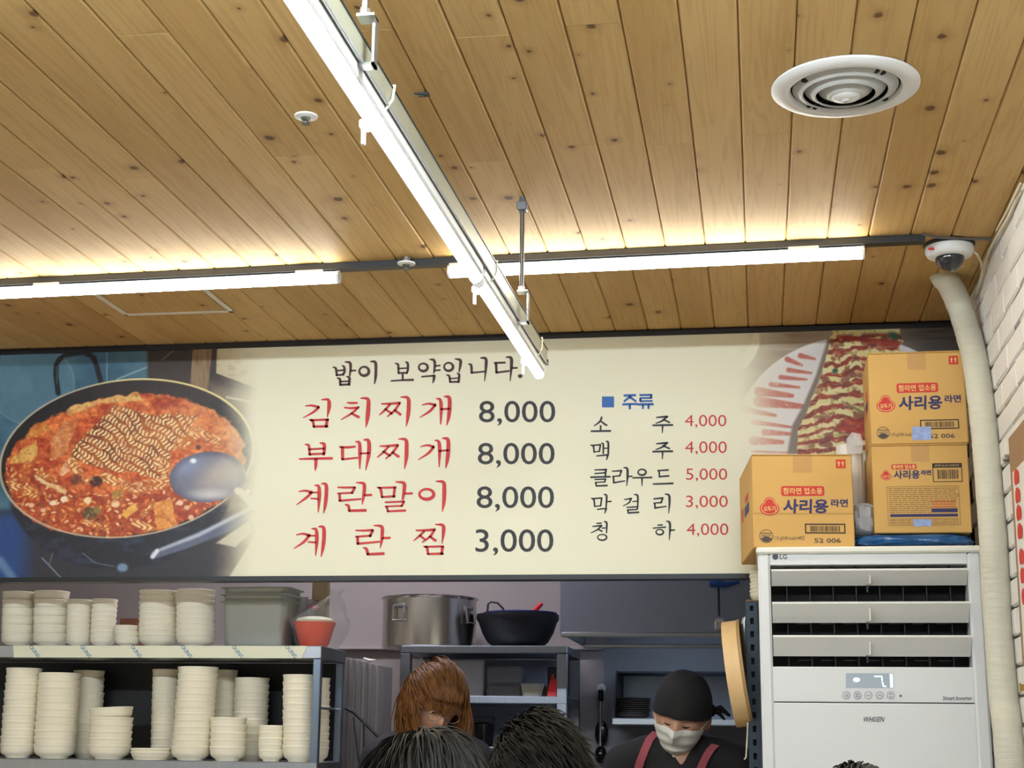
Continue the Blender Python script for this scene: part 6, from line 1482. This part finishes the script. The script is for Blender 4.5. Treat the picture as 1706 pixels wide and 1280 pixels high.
for pts_ in ([(1092, 1221), (1082, 1232), (1074, 1250), (1067, 1268), (1062, 1285), (1060, 1300)], [(1192, 1241), (1184, 1249), (1177, 1260), (1171, 1272), (1166, 1285), (1162, 1300)]):
    L_ = []; R_ = []
    for (u_, v_) in pts_:
        for lst, du in ((L_, -6.5), (R_, 6.5)):
            dvec = Vector(ROT @ _r(u_ + du, v_ + du * .25)).normalized(); hit = bvh.ray_cast(Vector(CAM), dvec)
            lst.append((hit[0] - dvec * .010) if hit[0] is not None and hit[3] < 5.3 else PY(u_ + du, v_ + du * .25, Yc + .03))
    L_.insert(0, L_[0] + Vector((0, .06, .002))); R_.insert(0, R_[0] + Vector((0, .06, .002)))
    n = len(L_); vs = L_ + R_ + [p_ + Vector((0, .004, -.001)) for p_ in L_] + [p_ + Vector((0, .004, -.001)) for p_ in R_]
    fs = [(i, i + 1, n + i + 1, n + i) for i in range(n - 1)] + [(2 * n + i, 3 * n + i, 3 * n + i + 1, 2 * n + i + 1) for i in range(n - 1)] + [(i, 2 * n + i, 2 * n + i + 1, i + 1) for i in range(n - 1)] + [(n + i, n + i + 1, 3 * n + i + 1, 3 * n + i) for i in range(n - 1)]
    MB().add(vs, fs).build('apron_strap', STR, cook, smooth=True)
# face details
EYE = M('eye_dark', S(30, 20, 18), .3); BROW = M('brow_hair', S(40, 28, 24), .8)
def on_face(hm, az, el, k, off): return hm @ (head_pt(math.radians(az), math.radians(el), k) + Vector((0, -off, 0)))
def face_bits(root, hm, k, brow=True):
    for s_ in (-1, 1):
        MB().tube([on_face(hm, s_ * a, e, k, .0015) for a, e in ((12, 1), (17, -1.2), (23, -1.6), (29, 0))], [.0008, .0024, .0024, .0008], 6).build('eyelid', EYE, root, smooth=True)
        if brow: MB().tube([on_face(hm, s_ * a, e, k, .002) for a, e in ((9, 11), (18, 14), (28, 13), (34, 9))], [.0018, .003, .0028, .001], 6, flat=.6).build('eyebrow', BROW, root, smooth=True)
face_bits(cook, HM, K, False)
# mask with pleats
mk = MB(); na, ne = 30, 26; vs = []; fs = []
for i in range(ne + 1):
    t = i / ne; el = -5 - 64 * t
    for j in range(na + 1):
        s_ = j / na * 2 - 1; az = s_ * (66 - 8 * t)
        e2 = el + 9 * (1 - abs(s_) ** 2) * (1 - t) * .6 - 2
        p_ = head_pt(math.radians(az), math.radians(e2), K)
        off = .007 + .010 * (1 - s_ * s_) * math.sin(math.pi * min(1, .15 + t * .85)) + .0030 * (1 if (t * 4) % 1 < .5 else -.4) * (1 - abs(s_) ** 3)
        nd = Vector((p_.x * .9, p_.y, p_.z * .25)).normalized(); vs.append(HM @ (p_ + nd * off))
for i in range(ne):
    for j in range(na): fs.append((i * (na + 1) + j, i * (na + 1) + j + 1, (i + 1) * (na + 1) + j + 1, (i + 1) * (na + 1) + j))
mk.add(vs, fs); mask = mk.build('face_mask', M('mask_white', S(226, 224, 214), .8, ns=60, na=.03), cook, smooth=True)
for s_ in (-1, 1):
    MB().tube([on_face(HM, s_ * 60, -10, K, .008), HM @ (head_pt(math.radians(s_ * 78), math.radians(0), K) * 1.04), HM @ Vector((s_ * .088, .02, .03))], .0013, 6).build('ear_loop', M('mask_white'), mask, smooth=True)
# cap
cp = MB(); vs = []; fs = []; na, ne = 48, 16
for i in range(ne + 1):
    t = i / ne
    for j in range(na):
        az = -math.pi + 2 * math.pi * j / na; rim = math.radians(9 + 2 * math.cos(az * 2) - 10 * (1 - math.cos(az)) / 2); el = rim + (math.pi / 2 - rim) * t
        g = 1.075 + .085 * math.sin(math.pi * t) ** 1.2 - .02 * t + .010 * math.sin(az * 5 + 3 * t) * (1 - t)
        p_ = head_pt(az, el, K * g); p_.z *= 1 - .03 * t; p_.x *= 1.05; vs.append(HM @ p_)
for i in range(ne):
    for j in range(na): fs.append((i * na + j, i * na + (j + 1) % na, (i + 1) * na + (j + 1) % na, (i + 1) * na + j))
# turned-in rim
k0 = len(vs)
for j in range(na):
    az = -math.pi + 2 * math.pi * j / na; rim = math.radians(9 + 2 * math.cos(az * 2) - 10 * (1 - math.cos(az)) / 2); vs.append(HM @ head_pt(az, rim, K * 1.01))
fs += [(j, (j + 1) % na, k0 + (j + 1) % na, k0 + j) for j in range(na)]
cap = cp.add(vs, fs).build('cap', BLACKC, cook, smooth=True)
kn = PY(1185, 1184, Yc + .05)
MB().ell(kn, (.016, .02, .02), 14, 10).tube([kn, PY(1200, 1180, Yc + .05), PY(1216, 1193, Yc + .06)], [.014, .017, .008], 10, flat=.6).tube([kn, PY(1198, 1188, Yc + .04), PY(1207, 1199, Yc + .05)], [.012, .013, .006], 10, flat=.6).build('cap_tie', BLACKC, cap, smooth=True)
mb = MB(); cS = PY(1184.5, 1181, Yc + .025); text_to(mb, 'S', (1181.5, -1187, 1187.5, -1177.5), lambda x, y: PY(x, -y, Yc + .027), .0); mb.build('cap_letter', M('cap_letter', S(150, 160, 166), .6), cap, fixn=False)

# ---- the woman with auburn hair
Yw = 5.03
hw = PY(720, 1171, Yw); HW = hmat(hw, math.radians(34), math.radians(24), math.radians(6)); KW = 1.0
wom = thing('person', (hw.x, Yw, 0), 'woman with long auburn hair and glasses looking down', 'person')
neckw = hw + Vector((-.02, .015, -.135))
b_, t_b, a_b, l_b = body_parts(hw, HW, neckw, .15, neckw.z - .015, Yw + .03, .90, face=-1, arms='work')
full = MB(); head_mesh(full, HW, KW); full.add([tuple(v) for v in b_.v], b_.f)
for src in (t_b, a_b, l_b): full.add([tuple(v) for v in src.v], src.f)
place(remeshed(full, .0055, 1), 'body', SKIN_W, wom)
c0_ = Vector((neckw.x, Yw + .03, neckw.z - .2)); place(grow(t_b, .009, .012), 'shirt', M('dark_shirt', S(44, 42, 48), .85), wom)
place(grow(l_b, .012, .008), 'trousers', M('dark_trousers'), wom)
face_bits(wom, HW, KW)
MB().tube([on_face(HW, a, e, KW, .003) for a, e in ((-9, -36), (0, -34), (9, -36))], [.001, .003, .001], 6).build('lips', M('lip_red', S(176, 84, 78), .5), wom, smooth=True)
gl = MB()
for s_ in (-1, 1):
    gl.tube([HW @ (Vector((s_ * .033 + .024 * math.cos(a), -.112, -.003 + .017 * math.sin(a)))) for a in [k * math.pi / 8 for k in range(17)]], .0012, 6, cap=False)
    gl.tube([HW @ Vector((s_ * .057, -.108, 0)), HW @ Vector((s_ * .080, -.06, .004)), HW @ Vector((s_ * .082, .02, .006))], .0011, 6)
gl.tube([HW @ Vector((-.009, -.113, 0)), HW @ Vector((.009, -.113, 0))], .0012, 6)
gl.build('glasses', M('glasses_metal', S(190, 190, 190), .2, .9), wom, smooth=True)
AUB = hair_mat('auburn_hair', S(78, 44, 22), S(150, 100, 54), .45)
hb = MB(); rad = (.090, .108, .128)
front = lambda d: (d.y < -.55 and d.z < .12) or (d.y < -.2 and d.z < -.45)
reg = lambda d: not (d.y < -.42 and d.z < .18) and d.z > -.75 and not (d.y < 0 and d.z < -.3)
hair_cap(hb, HW, rad, .985, reg)
hair_strands(hb, HW, rad, 4200, reg, (.0, .95, .25), lambda d: .15 if (d.y < -.35 and d.z > .1) else .30 + .05 * d.z, .016, .12, .55, .0022, .010, 3, stop=lambda p_: p_.y < -.035 and p_.z < .052 and abs(p_.x) < .074)
hair_strands(hb, HW, (.093, .112, .131), 3200, lambda d: reg(d) and d.z > .05, (-.1, .25, 1), lambda d: .12 if d.y < -.3 else .26, .008, .10, .5, .0022, .010, 5, stop=lambda p_: p_.y < -.035 and p_.z < .052 and abs(p_.x) < .074)
hb.build('hair', AUB, wom, fixn=False, smooth=True)

# ---- customers at the tables
def customer(u_, vt_, wpx, Y, face, label, seed, hairc, length, lift, jit, grav, fwd, crown, n, reg_, pitch, cloth, hair_rad=.0028, wave=0, ks=(1.0, 1.0, 1.0)):
    l0 = PY(u_ - wpx / 2, 1250, Y).x; l1 = PY(u_ + wpx / 2, 1250, Y).x; R = (l1 - l0) / 2; top = PY(u_, vt_, Y)
    k = R / .092; rad = (.086 * k * ks[0], .105 * k * ks[1], .124 * k * ks[2])
    hc = Vector((top.x, Y, top.z - rad[2] - .008)); hm = hmat(hc, math.pi if face > 0 else 0, math.radians(pitch), 0)
    root = thing('person', (hc.x, Y, 0), label, 'person', None)
    nk = hc + Vector((0, -.01 * face, -.145)); b_, t_b, a_b, l_b = body_parts(hc, hm, nk, .17, nk.z - .02, Y - .02 * face, .60, seated=True, face=face)
    full = MB(); head_mesh(full, hm, .96 * k); full.add([tuple(v) for v in b_.v], b_.f)
    for src in (t_b, a_b, l_b): full.add([tuple(v) for v in src.v], src.f)
    place(remeshed(full, .008, 2), 'body', SKIN, root)
    c0 = Vector((nk.x, Y, nk.z - .2)); place(grow(t_b, .012, .014), 'jacket', cloth, root)
    place(grow(l_b, .014, .009), 'trousers', M('dark_trousers'), root)
    if face < 0: face_bits(root, hm, .96 * k)
    hb = MB(); hair_cap(hb, hm, rad, .985, reg_); hair_strands(hb, hm, rad, n, reg_, crown, length, lift, jit, grav, hair_rad, .010, seed, fwd, 3, wave)
    hb.build('hair', hairc, root, fixn=False, smooth=True)
    # stool
    st = thing('stool', (hc.x, Y - .02 * face, 0), 'round stool under the ' + label.split(',')[0], 'stool', None)
    MB().lathe([(0, .40), (.15, .40), (.165, .41), (.165, .425), (.15, .432), (0, .432)], (hc.x, Y - .02 * face, 0), 28).build('seat', M('stool_seat', S(60, 50, 46), .5), st, smooth=True)
    for a in range(4):
        an = a * math.pi / 2 + .78; MB().tube([(hc.x + .11 * math.cos(an), Y - .02 * face + .11 * math.sin(an), .40), (hc.x + .15 * math.cos(an), Y - .02 * face + .15 * math.sin(an), .0)], .011, 10).build('leg', STEEL, st, smooth=True)
    return root
BLK = hair_mat('black_hair', S(12, 11, 10), S(40, 36, 30), .5); BLK2 = hair_mat('black_hair_matte', S(12, 11, 10), S(44, 40, 33), .55)
nback = lambda d: d.z > -.45 and not (d.y < -.5 and d.z < .25)
customer(713, 1209, 244, 2.3, 1, 'diner with smooth dark hair, nearest at the bottom of the photo', 11, BLK, lambda d: .14, .010, .10, .45, None, (.12, -.05, 1), 5200, nback, 4, M('navy_jacket', S(50, 54, 70), .85), .0015, .06)
customer(898, 1184, 156, 3.35, -1, 'diner with tousled short dark hair, facing the camera', 12, BLK2, lambda d: .085, .012, .16, .12, lambda d: (.45, -.35, .12), (-.35, .25, .9), 4200, lambda d: d.z > -.35 and not (d.y < -.38 and d.z < .30), 12, M('grey_jacket', S(80, 80, 84), .85), .0017, .16)
customer(1426, 1265, 165, 2.2, 1, 'diner with short dark hair, low before the air conditioner', 13, BLK, lambda d: .07, .004, .05, .35, None, (.0, -.5, .85), 3600, nback, 4, M('olive_jacket', S(70, 70, 56), .85), .0018)
